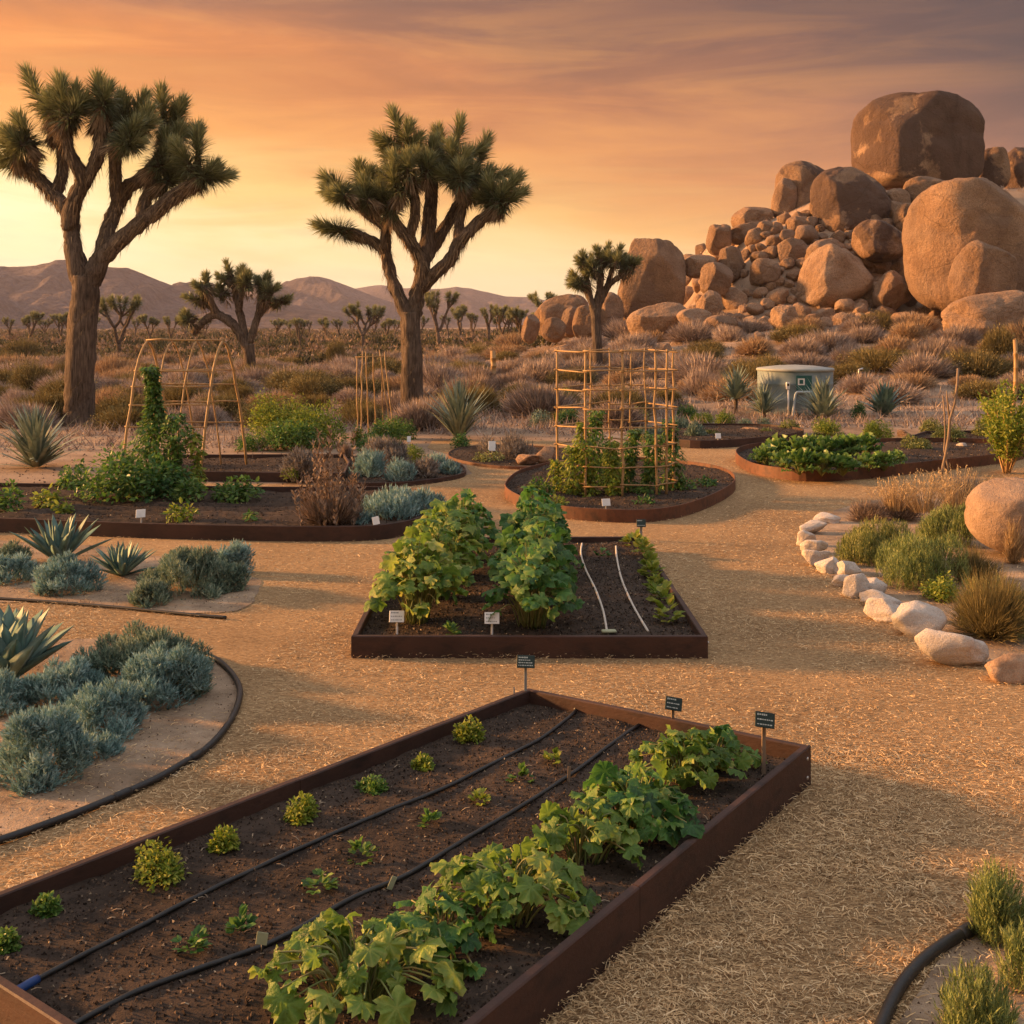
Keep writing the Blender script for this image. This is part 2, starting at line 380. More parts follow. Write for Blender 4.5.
mountains([(-500, 300), (-250, 272), (-90, 280), (0, 266), (18, 269), (44, 265), (62, 260), (85, 262), (112, 267), (128, 267), (148, 276), (172, 285), (192, 281), (210, 282), (224, 287), (262, 300), (300, 306), (360, 316), (440, 326), (560, 331)], 1000, 420, M['mount'], 21, 2.0)
mountains([(120, 318), (230, 298), (262, 290), (282, 285), (300, 277.5), (313, 276.5), (330, 279), (350, 287), (368, 294), (400, 305), (470, 318), (560, 328), (700, 332)], 1550, 480, M['mount'], 33, 2.0)
mountains([(200, 312), (300, 300), (345, 290), (358, 288), (380, 285), (404, 288), (430, 289), (456, 287), (470, 288.5), (488, 292), (506, 296.5), (530, 297), (560, 303), (640, 300), (760, 294), (900, 303), (1300, 300)], 2150, 500, M['mount'], 47, 2.0)
HAZE = .00017
if HAZE:
    hm = bpy.data.materials.new('haze'); hm.use_nodes = True; hn = hm.node_tree; hn.nodes.clear()
    pv = N(hn, 'ShaderNodeVolumePrincipled'); pv.inputs['Color'].default_value = (.74, .70, .84, 1); pv.inputs['Density'].default_value = HAZE; pv.inputs['Anisotropy'].default_value = .2
    ho = N(hn, 'ShaderNodeOutputMaterial'); L(hn, pv.outputs[0], ho.inputs['Volume'])
    hb = MB(); box(hb, (0, 1390, 58), (4800, 2840, 122)); o = hb.build('haze', hm, smooth=False); tag(o, kind='stuff')
    hm.volume_intersection_method = 'FAST' if hasattr(hm, 'volume_intersection_method') else None

# ================================================================ rocks
import bmesh
_ico = {}
def ico(s):
    if s not in _ico:
        bm = bmesh.new(); bmesh.ops.create_icosphere(bm, subdivisions=s, radius=1)
        _ico[s] = (np.array([v.co[:] for v in bm.verts]), np.array([[v.index for v in f.verts] for f in bm.faces])); bm.free()
    return _ico[s]
def rock_shape(dims, p=2.5, seed=0, amp=.06, sub=4, cuts=4, tilt=(0, 0), cutd=(.72, .92), fine=.012, front=None):
    n, f = ico(sub); rg = np.random.default_rng(seed)
    r = (np.abs(n)**p).sum(1)**(-1/p); v = n*r[:, None]
    for _ in range(cuts):
        d = nrm(rg.normal(size=3)*np.array([1, 1, .6])); dd = rg.uniform(*cutd); s = v@d
        v = v-np.outer(np.where(s > dd, (s-dd)*.8, 0), d)
    if front is not None:
        for d, dd in front:
            d = nrm(d); s = v@d; v = v-np.outer(np.where(s > dd, (s-dd)*.8, 0), d)
    o = Vector(rg.uniform(-50, 50, 3))
    k = np.array([mnoise.noise(Vector(q)*1.3+o)*1.0+.45*mnoise.noise(Vector(q)*3.1+o)+.2*mnoise.noise(Vector(q)*7+o) for q in v])
    cr_ = np.array([-(1-min(1, abs(mnoise.noise(Vector(q)*.95+o*1.7)+.25*mnoise.noise(Vector(q)*3+o))*1.0))**14 for q in v]) if sub >= 5 else 0
    fn = np.array([mnoise.noise(Vector(q)*17+o) for q in v]) if sub >= 4 else 0
    v = v+n*(k*amp*1.3+fn*fine*1.4+cr_*.045)[:, None]
    v = v*np.array(dims)
    ax, ay = R(tilt[0]), R(tilt[1])
    x, y, z = v.T; x, z = x*math.cos(ay)+z*math.sin(ay), -x*math.sin(ay)+z*math.cos(ay)
    y, z = y*math.cos(ax)-z*math.sin(ax), y*math.sin(ax)+z*math.cos(ax)
    return np.stack([x, y, z], -1), f
def rock_mat(name, tone=1.0, varnish=.5, vcol=(.105, .075, .06), pink=0.0, scale=1.0, vs=.45, cracks=.38, grey=0.0):
    m, nt, b = newmat(name); tcn = N(nt, 'ShaderNodeTexCoord'); g = N(nt, 'ShaderNodeNewGeometry')
    def nz(s, d=6, r=.6, dist=0.0):
        q = N(nt, 'ShaderNodeTexNoise', Scale=s*scale, Detail=d, Roughness=r, Distortion=dist); L(nt, g.outputs['Position'], q.inputs['Vector']); return q.outputs[0]
    t = tone
    c = RAMP(nt, nz(.9, 8), [(.28, (.23*t, .145*t, .092*t)), (.5, (.32*t, .212*t+.005*pink, .14*t)), (.72, (.42*t, .295*t, .205*t))])
    if grey: c = MIX(nt, grey, c, MIX(nt, nz(1.5, 6), (.50, .47, .43), (.72, .70, .66)))
    sp = RAMP(nt, nz(26, 3, .7), [(.36, (.55, .52, .5)), (.5, (1, 1, 1)), (.66, (1.25, 1.22, 1.18))]); c = MIX(nt, .75, c, sp, 'MULTIPLY')
    vm = RAMP(nt, nz(vs, 9, .62, .4), [(.55-.12*varnish, (0, 0, 0)), (.585-.12*varnish, (1, 1, 1))])
    vm2 = MATH(nt, 'MULTIPLY', vm, varnish)
    c = MIX(nt, vm2, c, MIX(nt, nz(3, 6), vcol, tuple(q*1.9 for q in vcol)))
    mps = N(nt, 'ShaderNodeMapping'); L(nt, g.outputs['Position'], mps.inputs[0]); mps.inputs['Scale'].default_value = (.55*scale, .55*scale, .16*scale)
    ns = N(nt, 'ShaderNodeTexNoise', Scale=1.0, Detail=7, Roughness=.65, Distortion=.6); L(nt, mps.outputs[0], ns.inputs['Vector'])
    c = MIX(nt, .7*min(1, varnish*2.2), c, RAMP(nt, ns.outputs[0], [(.30, (.50, .44, .41)), (.46, (.95, .93, .92)), (.7, (1.2, 1.12, 1.04))]), 'MULTIPLY')
    vo = N(nt, 'ShaderNodeTexVoronoi', feature='DISTANCE_TO_EDGE', Scale=.32*scale)
    wp = N(nt, 'ShaderNodeVectorMath', operation='ADD'); nn = N(nt, 'ShaderNodeTexNoise', Scale=.8*scale, Detail=4); L(nt, g.outputs['Position'], nn.inputs['Vector'])
    L(nt, g.outputs['Position'], wp.inputs[0]); L(nt, nn.outputs['Color'], wp.inputs[1]); L(nt, wp.outputs[0], vo.inputs['Vector'])
    crk = RAMP(nt, vo.outputs['Distance'], [(0, (.3,)*3), (.008, (1,)*3)])
    c = MIX(nt, cracks, c, crk, 'MULTIPLY')
    L(nt, c, b.inputs['Base Color']); b.inputs['Roughness'].default_value = .92; b.inputs['Specular IOR Level'].default_value = .12
    h = MATH(nt, 'ADD', MATH(nt, 'MULTIPLY', nz(7, 9, .68), .8), MATH(nt, 'MULTIPLY', crk, .12))
    bp = N(nt, 'ShaderNodeBump', Strength=.95, Distance=.16/scale); L(nt, h, bp.inputs['Height']); L(nt, bp.outputs[0], b.inputs['Normal'])
    return m
M['granite'] = rock_mat('tan_granite', .84, .4)
M['granite_dark'] = rock_mat('varnished_granite', .80, .85, (.060, .042, .036), vs=.30)
M['granite_pale'] = rock_mat('pale_granite', 1.0, .15, pink=0)
M['cap'] = rock_mat('capstone_granite', .84, .85, (.055, .037, .032), vs=.22)
M['stone_white'] = rock_mat('pale_border_stone', 1.55, .06, scale=9, cracks=0, grey=.75)
M['stone_pink'] = rock_mat('pink_border_stone', 1.2, .1, scale=9, cracks=0)
M['boulder_near'] = rock_mat('coarse_granite', .95, .1, scale=5, cracks=0, grey=.10)
def boulder(rect, Y, label, mat='granite', dy=.85, p=2.6, seed=1, amp=.06, sub=5, cuts=5, tilt=(0, 0), group='boulders of the granite outcrop', name='boulder', sink=0.0, front=True):
    x0, y0, x1, y1 = rect; k = Y/F
    w, h = (x1-x0)*k/2, (y1-y0)*k/2
    rq = np.random.default_rng(seed+900); jit = lambda: rq.normal(0, .18, 3)
    fr = [(np.array([.12, -1, .05])+jit(), rq.uniform(.58, .72)), (np.array([-.8, -.55, .0])+jit(), rq.uniform(.72, .86)), (np.array([.3, -.5, .7])+jit(), rq.uniform(.75, .9))] if front else None
    if 'capstone boulder with' in label: fr = [((.22, -1, .08), .60), ((-.9, -.45, .05), .80)]; w *= .95
    if 'sloping slab in the middle' in label: fr = [((-.72, -.35, .6), .42), ((.25, -.85, .3), .6), ((.8, -.3, .3), .7)]
    v, f = rock_shape((w*1.0, w*dy, h*1.0), p, seed, amp, sub, cuts, tilt, front=fr)
    lo_, hi_ = v.min(0), v.max(0); v = (v-(lo_+hi_)/2)*np.array([2*w/(hi_[0]-lo_[0]), 1, 2*h/(hi_[2]-lo_[2])])
    o = MB().add(v, [f]).build(name, M[mat]); o.location = (((x0+x1)/2-CX)*k, Y, H-((y0+y1)/2-HZ)*k-sink)
    return tag(o, label, 'boulder', group)
BIG = [
 ((852, 94, 982, 194), 64, 'huge squarish capstone boulder with a dark brown patch on its face, highest of the outcrop', 'cap', .9, 3.2, 11, .035, 3, (0, 3)),
 ((776, 161, 836, 224), 62, 'tall leaning slab boulder on the ridge just left of the pentagonal dark topped boulder', 'granite_dark', .9, 2.7, 12, .05, 5, (0, 14)),
 ((771, 178, 796, 220), 61, 'narrow slab tucked against the left side of the leaning ridge boulder', 'granite', .9, 2.5, 13, .05, 4, (0, 16)),
 ((811, 166, 888, 244), 58, 'big pentagonal boulder with dark top below the capstone', 'granite_dark', .85, 2.9, 14, .045, 5, (0, 2)),
 ((906, 178, 1034, 316), 50, 'enormous orange lit dome boulder at the right end of the outcrop', 'granite', .9, 2.9, 15, .04, 3, (0, -2)),
 ((948, 240, 1016, 316), 46.6, 'smooth wedge boulder leaning on the front of the enormous dome boulder', 'granite', .75, 2.4, 16, .05, 3, (0, 12)),
 ((940, 290, 1048, 338), 44.5, 'low pale sloping rock at the foot of the enormous dome boulder', 'granite_pale', .7, 2.3, 17, .08, 4, (0, -8)),
 ((853, 219, 908, 262), 54, 'dark varnished egg shaped boulder in front of the capstone', 'granite_dark', 1., 2.4, 18, .06, 4, (0, 4)),
 ((902, 176, 950, 212), 59, 'rounded boulder wedged under the right corner of the capstone', 'granite', .9, 2.3, 19, .06, 4, (0, 0)),
 ((884, 188, 910, 222), 58.4, 'small squarish rock under the middle of the capstone', 'granite', 1., 2.6, 20, .06, 4, (0, 0)),
 ((894, 203, 922, 234), 56.5, 'squarish rock touching the left shoulder of the enormous dome boulder', 'granite', 1., 2.6, 21, .06, 4, (0, 0)),
 ((979, 147, 1008, 190), 66, 'upright slab standing right of the capstone', 'granite_dark', 1., 3, 22, .05, 4, (0, 0)),
 ((1004, 145, 1052, 198), 67, 'dark round boulder on the skyline furthest right', 'granite_dark', 1., 2.6, 23, .05, 4, (0, 0)),
 ((731, 206, 772, 231), 61, 'flat loaf shaped rock on the ridge left of the leaning slabs', 'granite_dark', 1., 2.5, 24, .06, 4, (0, -12)),
 ((706, 224, 732, 256), 59.5, 'upright squarish rock sticking up at the left end of the ridge', 'granite', 1., 2.8, 25, .05, 4, (0, 4)),
 ((728, 222, 766, 246), 60, 'long low rock under the flat loaf shaped rock', 'granite', .9, 2.4, 26, .06, 4, (0, -10)),
 ((754, 220, 779, 249), 58.5, 'pear shaped upright rock below the leaning slabs', 'granite', 1., 2.4, 27, .06, 4, (0, 8)),
 ((786, 216, 816, 244), 58, 'round rock under the left edge of the pentagonal boulder', 'granite', 1., 2.5, 28, .06, 4, (0, 0)),
 ((777, 238, 809, 275), 56, 'upright oval orange boulder left of the pale sloping slab', 'granite', 1., 2.6, 29, .05, 4, (0, 8)),
 ((800, 243, 872, 310), 52.5, 'broad pale sloping slab in the middle of the outcrop', 'granite_pale', .7, 2.3, 30, .05, 6, (0, -24)),
 ((804, 238, 850, 276), 55, 'dull brown slab showing above the broad pale sloping slab', 'granite', .8, 2.5, 31, .05, 5, (0, -14)),
 ((750, 258, 779, 286), 54.5, 'cube like rounded rock right of the rubble gully', 'granite', 1., 2.8, 32, .05, 4, (0, 0)),
 ((699, 262, 733, 297), 54, 'large rounded block in the rubble right of the tall standing slab', 'granite', 1., 2.8, 33, .05, 4, (0, 4)),
 ((684, 254, 718, 279), 56.5, 'flattish block behind the large rounded block of the rubble', 'granite_pale', 1., 2.6, 34, .06, 4, (0, 0)),
 ((718, 246, 744, 283), 56.8, 'tall rounded rock behind the right shoulder of the large rounded block', 'granite', 1., 2.5, 35, .06, 4, (0, -8)),
 ((696, 290, 722, 318), 52.5, 'grey egg shaped rock below the large rounded block', 'granite_pale', 1., 2.4, 36, .06, 4, (0, 20)),
 ((874, 270, 912, 312), 51.5, 'leaning grey wedge left of the enormous dome boulder foot', 'granite', 1., 2.4, 37, .07, 5, (0, 20)),
 ((771, 305, 798, 331), 49, 'lone pale angular rock sitting forward in the dry shrubs', 'granite_pale', 1., 2.7, 38, .07, 5, (0, -8)),
 ((616, 238, 686, 326), 56, 'tall flat faced standing slab boulder at the left of the outcrop', 'granite', .62, 3.3, 39, .035, 4, (0, 5)),
 ((626, 302, 690, 342), 51.5, 'long low rock lying against the foot of the tall standing slab', 'granite_pale', .7, 2.4, 40, .06, 4, (0, -14)),
 ((597, 292, 624, 338), 54, 'pointed cone shaped rock left of the tall standing slab', 'granite', .9, 2.2, 41, .05, 3, (0, 4)),
 ((572, 305, 598, 340), 54, 'rounded finger rock, nearest to the small joshua tree of the row of leaning slabs', 'granite', 1.2, 2.3, 42, .05, 3, (0, 12)),
 ((560, 306, 582, 338), 55, 'middle leaning finger rock in the row left of the small joshua tree', 'granite', 1.2, 2.3, 43, .05, 3, (0, 14)),
 ((541, 317, 566, 343), 53.5, 'low front finger rock in the row left of the small joshua tree', 'granite', 1.2, 2.3, 44, .05, 3, (0, 18)),
 ((533, 294, 592, 340), 57.5, 'long whaleback rock behind the row of finger rocks', 'granite', .8, 2.4, 45, .04, 3, (0, -22)),
 ((521, 314, 540, 344), 56, 'outermost left leaning slab where the outcrop meets the plain', 'granite', 1.2, 2.4, 46, .05, 3, (0, 14)),
 ((702, 315, 738, 338), 49.5, 'low rounded pinkish rock among shrubs below the rubble', 'granite', 1., 2.4, 47, .06, 4, (0, 0)),
 ((676, 308, 712, 330), 50.5, 'flat topped low rock right of the standing slab foot', 'granite_pale', 1., 2.4, 48, .06, 4, (0, 0)),
]
for r_, Y_, lab, mt, dy, p_, sd_, am, cu, ti in BIG:
    boulder(r_, Y_, lab, mt, dy, p_, sd_, am, 5, cu, ti)
# rubble between the big boulders
ORD = 'first second third fourth fifth sixth seventh eighth ninth tenth eleventh twelfth thirteenth fourteenth fifteenth sixteenth seventeenth eighteenth nineteenth'.split()
for t_, u_ in (('twent', 'twenty'), ('thirt', 'thirty'), ('fort', 'forty'), ('fift', 'fifty'), ('sixt', 'sixty')): ORD += [t_+'ieth']+[u_+'-'+q for q in ORD[:9]]
small = []
poly = [(688, 256), (706, 246), (730, 240), (760, 228), (790, 214), (840, 198), (905, 198), (908, 300), (870, 318), (806, 322), (760, 326), (690, 322), (686, 300)]
pts = []
tries = 0
while len(pts) < 150 and tries < 16000:
    tries += 1
    x, y = rng.uniform(686, 912), rng.uniform(200, 326)
    if not inpoly(np.array([x]), np.array([y]), poly)[0]: continue
    r = rng.choice([5, 7, 8, 10, 12])
    if any((x-a)**2+(y-b)**2 < (r+c)**2*.55 for a, b, c in pts): continue
    pts.append((x, y, r))
for a in [(694, 239, 7), (686, 247, 7), (680, 252, 6), (742, 214, 6), (846, 262, 8), (858, 310, 9), (882, 268, 8), (890, 242, 9), (905, 240, 9), (898, 262, 8), (846, 318, 8), (905, 318, 10), (922, 322, 9), (826, 322, 7), (866, 322, 6), (935, 316, 8), (1003, 200, 9), (1015, 215, 10), (1006, 228, 8), (760, 336, 6), (640, 345, 8), (664, 348, 6)]: pts.append(a)
var = [rock_shape((1, .95, .85), 2.5+.1*(k % 5), 200+k, .08, 4, 6, (0, 0), (.62, .9)) for k in range(8)]
rm = {}
for k in range(8):
    for mt in ('granite', 'granite_pale'):
        rm[k, mt] = MB().add(*[var[k][0], [var[k][1]]]).mesh('rubble_rock', M[mt])
band = lambda y: 0 if y < 226 else (1 if y < 244 else (2 if y < 262 else (3 if y < 285 else (4 if y < 306 else 5))))
BN = ['highest band of the rubble slope', 'second highest band of the rubble slope', 'third band down of the rubble slope', 'upper middle band of the rubble slope', 'lower middle band of the rubble slope', 'foot of the rubble slope']
cnt = {}
for x, y, r in sorted(pts, key=lambda q: (band(q[1]), q[0])):
    h = hit(x, y+r*.6); k = h[1]/F; mt = 'granite_pale' if (y > 275 and rng.random() < .7) else 'granite'
    o = bpy.data.objects.new('rubble_rock', rm[int(rng.integers(8)), mt]); C.objects.link(o)
    o.location = h+np.array([0, 0, r*k*.35]); o.scale = (r*k*rng.uniform(1.05, 1.4), r*k*1.1, r*k*rng.uniform(.9, 1.25)); o.rotation_euler = (rng.uniform(-.3, .3), rng.uniform(-.35, .35), rng.uniform(0, 6.3))
    b = band(y); cnt[b] = cnt.get(b, 0)+1; n_ = cnt[b]
    tag(o, f'{"grey" if mt == "granite_pale" else "tan"} rubble rock, {ORD[n_-1]} from the left in the {BN[b]}', 'boulder', 'rubble rocks between the big boulders')

# ================================================================ joshua trees
BL3 = (np.array([[-.5, 0, 0], [.5, 0, 0], [.36, .55, .10], [-.36, .55, .10], [0, 1, .04]]), [np.array([[0, 1, 2, 3]]), np.array([[3, 2, 4]])])
TRI = (np.array([[-.5, 0, 0], [.5, 0, 0], [0, 1, 0]]), [np.array([[0, 1, 2]])])
def perp(d):
    d = nrm(d); a = np.array([0, 0, 1.]) if abs(d[2]) < .9 else np.array([1., 0, 0])
    u = nrm(np.cross(d, a)); return u, np.cross(d, u)
def cluster(mb, base, tip, blade, n, wid, rg, core=None, tmpl=BL3):
    base, tip = np.asarray(base, float), np.asarray(tip, float); d = tip-base; ln = np.linalg.norm(d); d = d/ln; u, w = perp(d)
    t = rg.random(n)**.85; ph = rg.uniform(0, 2*math.pi, n)
    ang = np.radians(128-112*t+rg.normal(0, 9, n))
    rad = np.cos(ph)[:, None]*u+np.sin(ph)[:, None]*w
    D = np.cos(ang)[:, None]*d+np.sin(ang)[:, None]*rad+np.array([0, 0, -.05])
    P = base+d*(t*ln)[:, None]+rad*.05*blade
    L_ = blade*rg.uniform(.8, 1.1, n)*(1-.05*t)
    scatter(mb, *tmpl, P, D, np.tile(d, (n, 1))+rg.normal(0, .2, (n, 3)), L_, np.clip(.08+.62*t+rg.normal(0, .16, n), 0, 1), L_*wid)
def hang(mb, a, b, r, blade, n, wid, rg, sp=.7):
    """dead leaves hanging back along a branch"""
    a, b = np.asarray(a, float), np.asarray(b, float); d = nrm(b-a); u, w = perp(d)
    t = rg.random(n); ph = rg.uniform(0, 2*math.pi, n); rad = np.cos(ph)[:, None]*u+np.sin(ph)[:, None]*w
    D = -d*rg.uniform(.5, 1.2, n)[:, None]+rad*rg.uniform(.15*sp/.7, sp, n)[:, None]+np.array([0, 0, -.45])
    scatter(mb, *TRI, a+(b-a)*t[:, None]+rad*r*.85, D, rad, blade*rg.uniform(.6, 1.1, n), rg.random(n), blade*wid)
def joshua_px(base, trunk, branches, clusters, label, seed, blades=260, blade_px=19, wid=.085, r_trunk=None, hang_n=115, group='joshua trees'):
    """skeleton measured on the photograph, given its real size and its own depth (metres towards / away in third place)"""
    rg = np.random.default_rng(seed); o0 = hit(*base); k = o0[1]/F
    W3 = lambda p: np.array([(p[0]-CX)*k-o0[0], (p[2] if len(p) > 2 else 0.0), H-(p[1]-HZ)*k-o0[2]])
    root = thing('joshua_tree', label, 'joshua tree', o0, group)
    tb = MB(); th = MB(); cr = MB()
    def limb(pl, flare=False):
        P = [W3(q) for q in pl]; r = [q[-1]*k*(.9 if flare else .80) for q in pl]
        if not flare: d0 = nrm(P[0]-P[1]); P = [P[0]+d0*r[0]*.7]+P; r = [r[0]*.35]+r
        if flare:
            P[0] = P[0]-np.array([0, 0, .25])
        PP = np.array(smooth_loop([np.append(p, rr) for p, rr in zip(P, r)], 7, False))
        tube(tb, PP[:, :3], PP[:, 3], 18 if flare else 12, .5, True, .10 if flare else .22, int(rg.integers(999)))
        return PP
    TP = limb(trunk, True)
    for i in range(len(TP)-1): hang(th, TP[i, :3], TP[i+1, :3], TP[i, 3]*1.05, blade_px*k*.42, int(hang_n*3.2), .16, rg, .10)
    for br in branches:
        PP = limb(br)
        for i in range(len(PP)-1):
            f = i/len(PP)
            if f > .25: hang(th, PP[i, :3], PP[i+1, :3], PP[i, 3], blade_px*k*.75, int(hang_n*.22*(f**1.2)), .10, rg)
    extra = []
    for c in clusters:
        a_ = rg.choice([-1, 1])*rg.uniform(.45, .95); dx, dy_ = (c[2]-c[0])*.9, (c[3]-c[1])*.9; cc, ss = math.cos(a_)*.78, math.sin(a_)*.78
        extra.append((c[0], c[1], c[0]+dx*cc-dy_*ss, min(c[1]-3, c[1]+dx*ss+dy_*cc), c[4]+rg.uniform(-.35, .1)))
    for c in list(clusters)+extra:
        b, t = W3((c[0], c[1], c[4])), W3((c[2], c[3], c[4]+rg.uniform(-.15, .15)))
        b = b+(t-b)*.12; t = b+(t-b)*.92
        d = t-b
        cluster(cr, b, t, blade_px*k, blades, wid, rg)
        tube(tb, [b-d*.2, b+d*.8], [5.5*k, 1.5*k], 7, .5)
        hang(th, b-nrm(d)*10*k, b+d*.15, 5*k, blade_px*k*.8, hang_n, .10, rg)
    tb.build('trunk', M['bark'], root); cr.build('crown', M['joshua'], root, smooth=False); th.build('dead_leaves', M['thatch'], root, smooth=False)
    return root
z = 0
joshua_px((79, 426),
 [(79, 428, z, 20), (79, 412, z, 17), (80, 380, z, 16), (82, 330, z, 15.5), (85, 296, z, 15), (86, 276, z, 14)],
 [[(82, 285, z, 12), (74, 250, z, 11), (69, 222, .1, 10), (62, 207, .2, 9), (44, 190, .4, 8.5), (24, 171, .6, 8), (8, 158, .7, 7)],
  [(69, 226, z, 10), (78, 200, -.2, 9), (87, 180, -.3, 8.5), (78, 156, -.5, 7.5), (74, 132, -.6, 7)],
  [(86, 186, -.2, 8), (97, 172, -.3, 8), (106, 150, -.4, 8), (110, 118, -.5, 7)],
  [(48, 192, .4, 7.5), (52, 170, .6, 7), (50, 140, .7, 7)],
  [(90, 282, z, 12), (100, 258, z, 11), (105, 238, .1, 10), (109, 212, .3, 9), (122, 186, .4, 9), (142, 170, .5, 8.5), (158, 145, .6, 8)],
  [(102, 258, z, 11), (122, 240, -.1, 10), (148, 222, -.3, 9.5), (172, 206, -.5, 9), (190, 194, -.6, 8.5), (206, 186, -.7, 8)],
  [(146, 223, -.3, 8), (147, 200, -.1, 8), (156, 175, .1, 7)],
  [(113, 205, .33, 7.5), (113, 172, .15, 7.5), (116, 135, 0, 8)]],
 [(46, 128, 16, 66, .5), (10, 160, -16, 128, .7), (42, 130, 42, 96, .7), (30, 150, 14, 118, .2), (10, 162, -14, 156, .9), (74, 132, 68, 84, -.6), (76, 124, 82, 96, -.3), (110, 120, 106, 86, -.5), (116, 132, 117, 96, .1), (122, 130, 140, 96, .3),
  (138, 140, 150, 112, -.2), (158, 132, 153, 86, .5), (160, 140, 176, 100, .6), (166, 158, 178, 130, .2), (157, 172, 172, 148, -.3), (166, 186, 178, 168, -.2), (206, 184, 208, 136, -.7), (208, 185, 232, 180, -.8), (60, 120, 52, 100, -.2), (130, 150, 146, 132, -.6), (94, 122, 92, 96, .5)],
 'tall dark joshua tree with a straight thick trunk, left of the arched bamboo trellis', 101, 420, 20, .072)
joshua_px((412, 417),
 [(412, 420, z, 15), (412, 404, z, 13), (412, 370, z, 12), (411, 340, z, 11.5), (410, 312, z, 11)],
 [[(408, 316, z, 9), (398, 294, z, 8), (389, 272, .2, 7.5), (383, 250, .4, 7), (366, 238, .6, 6.5), (346, 230, .8, 6)],
  [(384, 252, .4, 7), (383, 226, .3, 6.5), (368, 214, .1, 6), (352, 196, 0, 6)],
  [(383, 240, .4, 6), (385, 215, .6, 5.5), (384, 196, .7, 5)],
  [(413, 316, z, 10), (417, 296, z, 9.5), (423, 272, -.2, 9), (420, 256, -.3, 8.5), (408, 238, -.5, 7.5), (394, 220, -.6, 7)],
  [(422, 272, -.2, 9), (428, 240, -.1, 9), (430, 212, 0, 8.5), (432, 176, .1, 7.5)],
  [(426, 258, -.1, 8), (440, 234, .2, 7.5), (456, 206, .4, 7), (468, 186, .5, 6.5)],
  [(418, 290, z, 8), (436, 274, -.3, 8), (452, 260, -.5, 7.5), (460, 244, -.6, 7.5), (476, 228, -.7, 7), (494, 212, -.8, 6)],
  [(461, 246, -.6, 6.5), (460, 220, -.4, 6), (468, 196, -.3, 6)],
  [(410, 240, -.5, 6), (418, 214, -.7, 6), (414, 186, -.8, 6)]],
 [(346, 230, 314, 223, .8), (350, 194, 326, 178, 0), (352, 200, 338, 198, -.4), (362, 190, 358, 166, .3), (384, 196, 376, 172, .7), (376, 206, 366, 186, -.5), (394, 218, 382, 192, -.6), (403, 150, 393, 112, .2), (404, 156, 410, 128, -.2), (392, 168, 382, 142, .4), (414, 184, 398, 164, -.8), (430, 176, 434, 142, .1), (428, 182, 420, 160, -.6),
  (440, 160, 436, 128, .5), (452, 166, 460, 118, .3), (458, 178, 452, 150, -.6), (470, 184, 487, 134, .5), (472, 186, 488, 172, 0), (468, 194, 464, 168, -.4), (462, 190, 446, 178, -.9), (496, 210, 517, 182, -.8), (494, 208, 488, 190, -.4), (498, 212, 520, 198, -1.), (404, 200, 396, 178, -1.)],
 'full crowned joshua tree with pale green blades, standing in the middle behind the pole teepee', 102, 380, 18, .078)
joshua_px((251, 382),
 [(252, 384, z, 8), (250, 362, z, 6.5), (248, 344, z, 6.5)],
 [[(247, 348, z, 6), (238, 330, z, 5.5), (226, 319, z, 5.5), (214, 315, .1, 5), (200, 324, .2, 4.5), (191, 334, .3, 4)],
  [(222, 318, z, 4.5), (212, 308, .2, 4), (203, 304, .3, 3.5)], [(216, 312, z, 4), (211, 298, -.2, 3.5), (209, 290, -.2, 3.5)],
  [(246, 342, z, 5), (240, 316, .1, 4.5), (235, 298, .2, 4), (232, 284, .2, 4)], [(238, 312, .1, 4), (243, 292, -.2, 3.5), (243, 282, -.2, 3)],
  [(250, 340, z, 5), (257, 320, z, 4.5), (262, 300, -.1, 4), (264, 290, -.1, 3.5)], [(258, 316, z, 4), (266, 306, .2, 3.5), (272, 304, .3, 3)]],
 [(203, 304, 184, 296, .3), (209, 290, 207, 277, -.2), (192, 322, 184, 314, .3), (232, 284, 226, 264, .2), (243, 282, 243, 270, -.2), (236, 286, 236, 272, .5), (264, 290, 268, 277, -.1), (262, 294, 256, 280, .4), (272, 304, 287, 298, .3), (250, 290, 252, 276, -.4), (268, 298, 278, 288, -.4), (224, 296, 220, 288, .2)],
 'crooked joshua tree with one low limb bending left, behind the arched bamboo trellis', 103, 260, 10.5, .12, hang_n=30)
joshua_px((597, 373),
 [(598, 375, z, 6.5), (597, 340, z, 5.5), (595, 308, z, 5.5)],
 [[(595, 312, z, 5), (588, 294, z, 4.2), (580, 283, .2, 3.6)], [(590, 296, z, 3.8), (586, 278, -.2, 3.5), (585, 268, -.2, 3)], [(597, 310, z, 5), (600, 286, z, 4.2), (601, 266, .1, 3.6)],
  [(599, 304, z, 4.6), (608, 286, z, 4), (618, 278, -.2, 3.6), (628, 271, -.3, 3.4)], [(606, 290, z, 3.8), (612, 272, .2, 3.2), (614, 262, .2, 3)]],
 [(580, 283, 574, 275, .2), (584, 286, 572, 285, -.3), (585, 268, 583, 256, -.2), (590, 274, 592, 258, .3), (601, 264, 597, 250, .1), (602, 264, 608, 246, .1), (614, 262, 620, 249, .2), (614, 268, 608, 256, -.3), (628, 271, 636, 262, -.3), (624, 273, 628, 262, .1), (596, 276, 590, 264, -.4)],
 'small joshua tree standing in front of the tall standing slab boulder', 104, 240, 10.5, .12, hang_n=26)

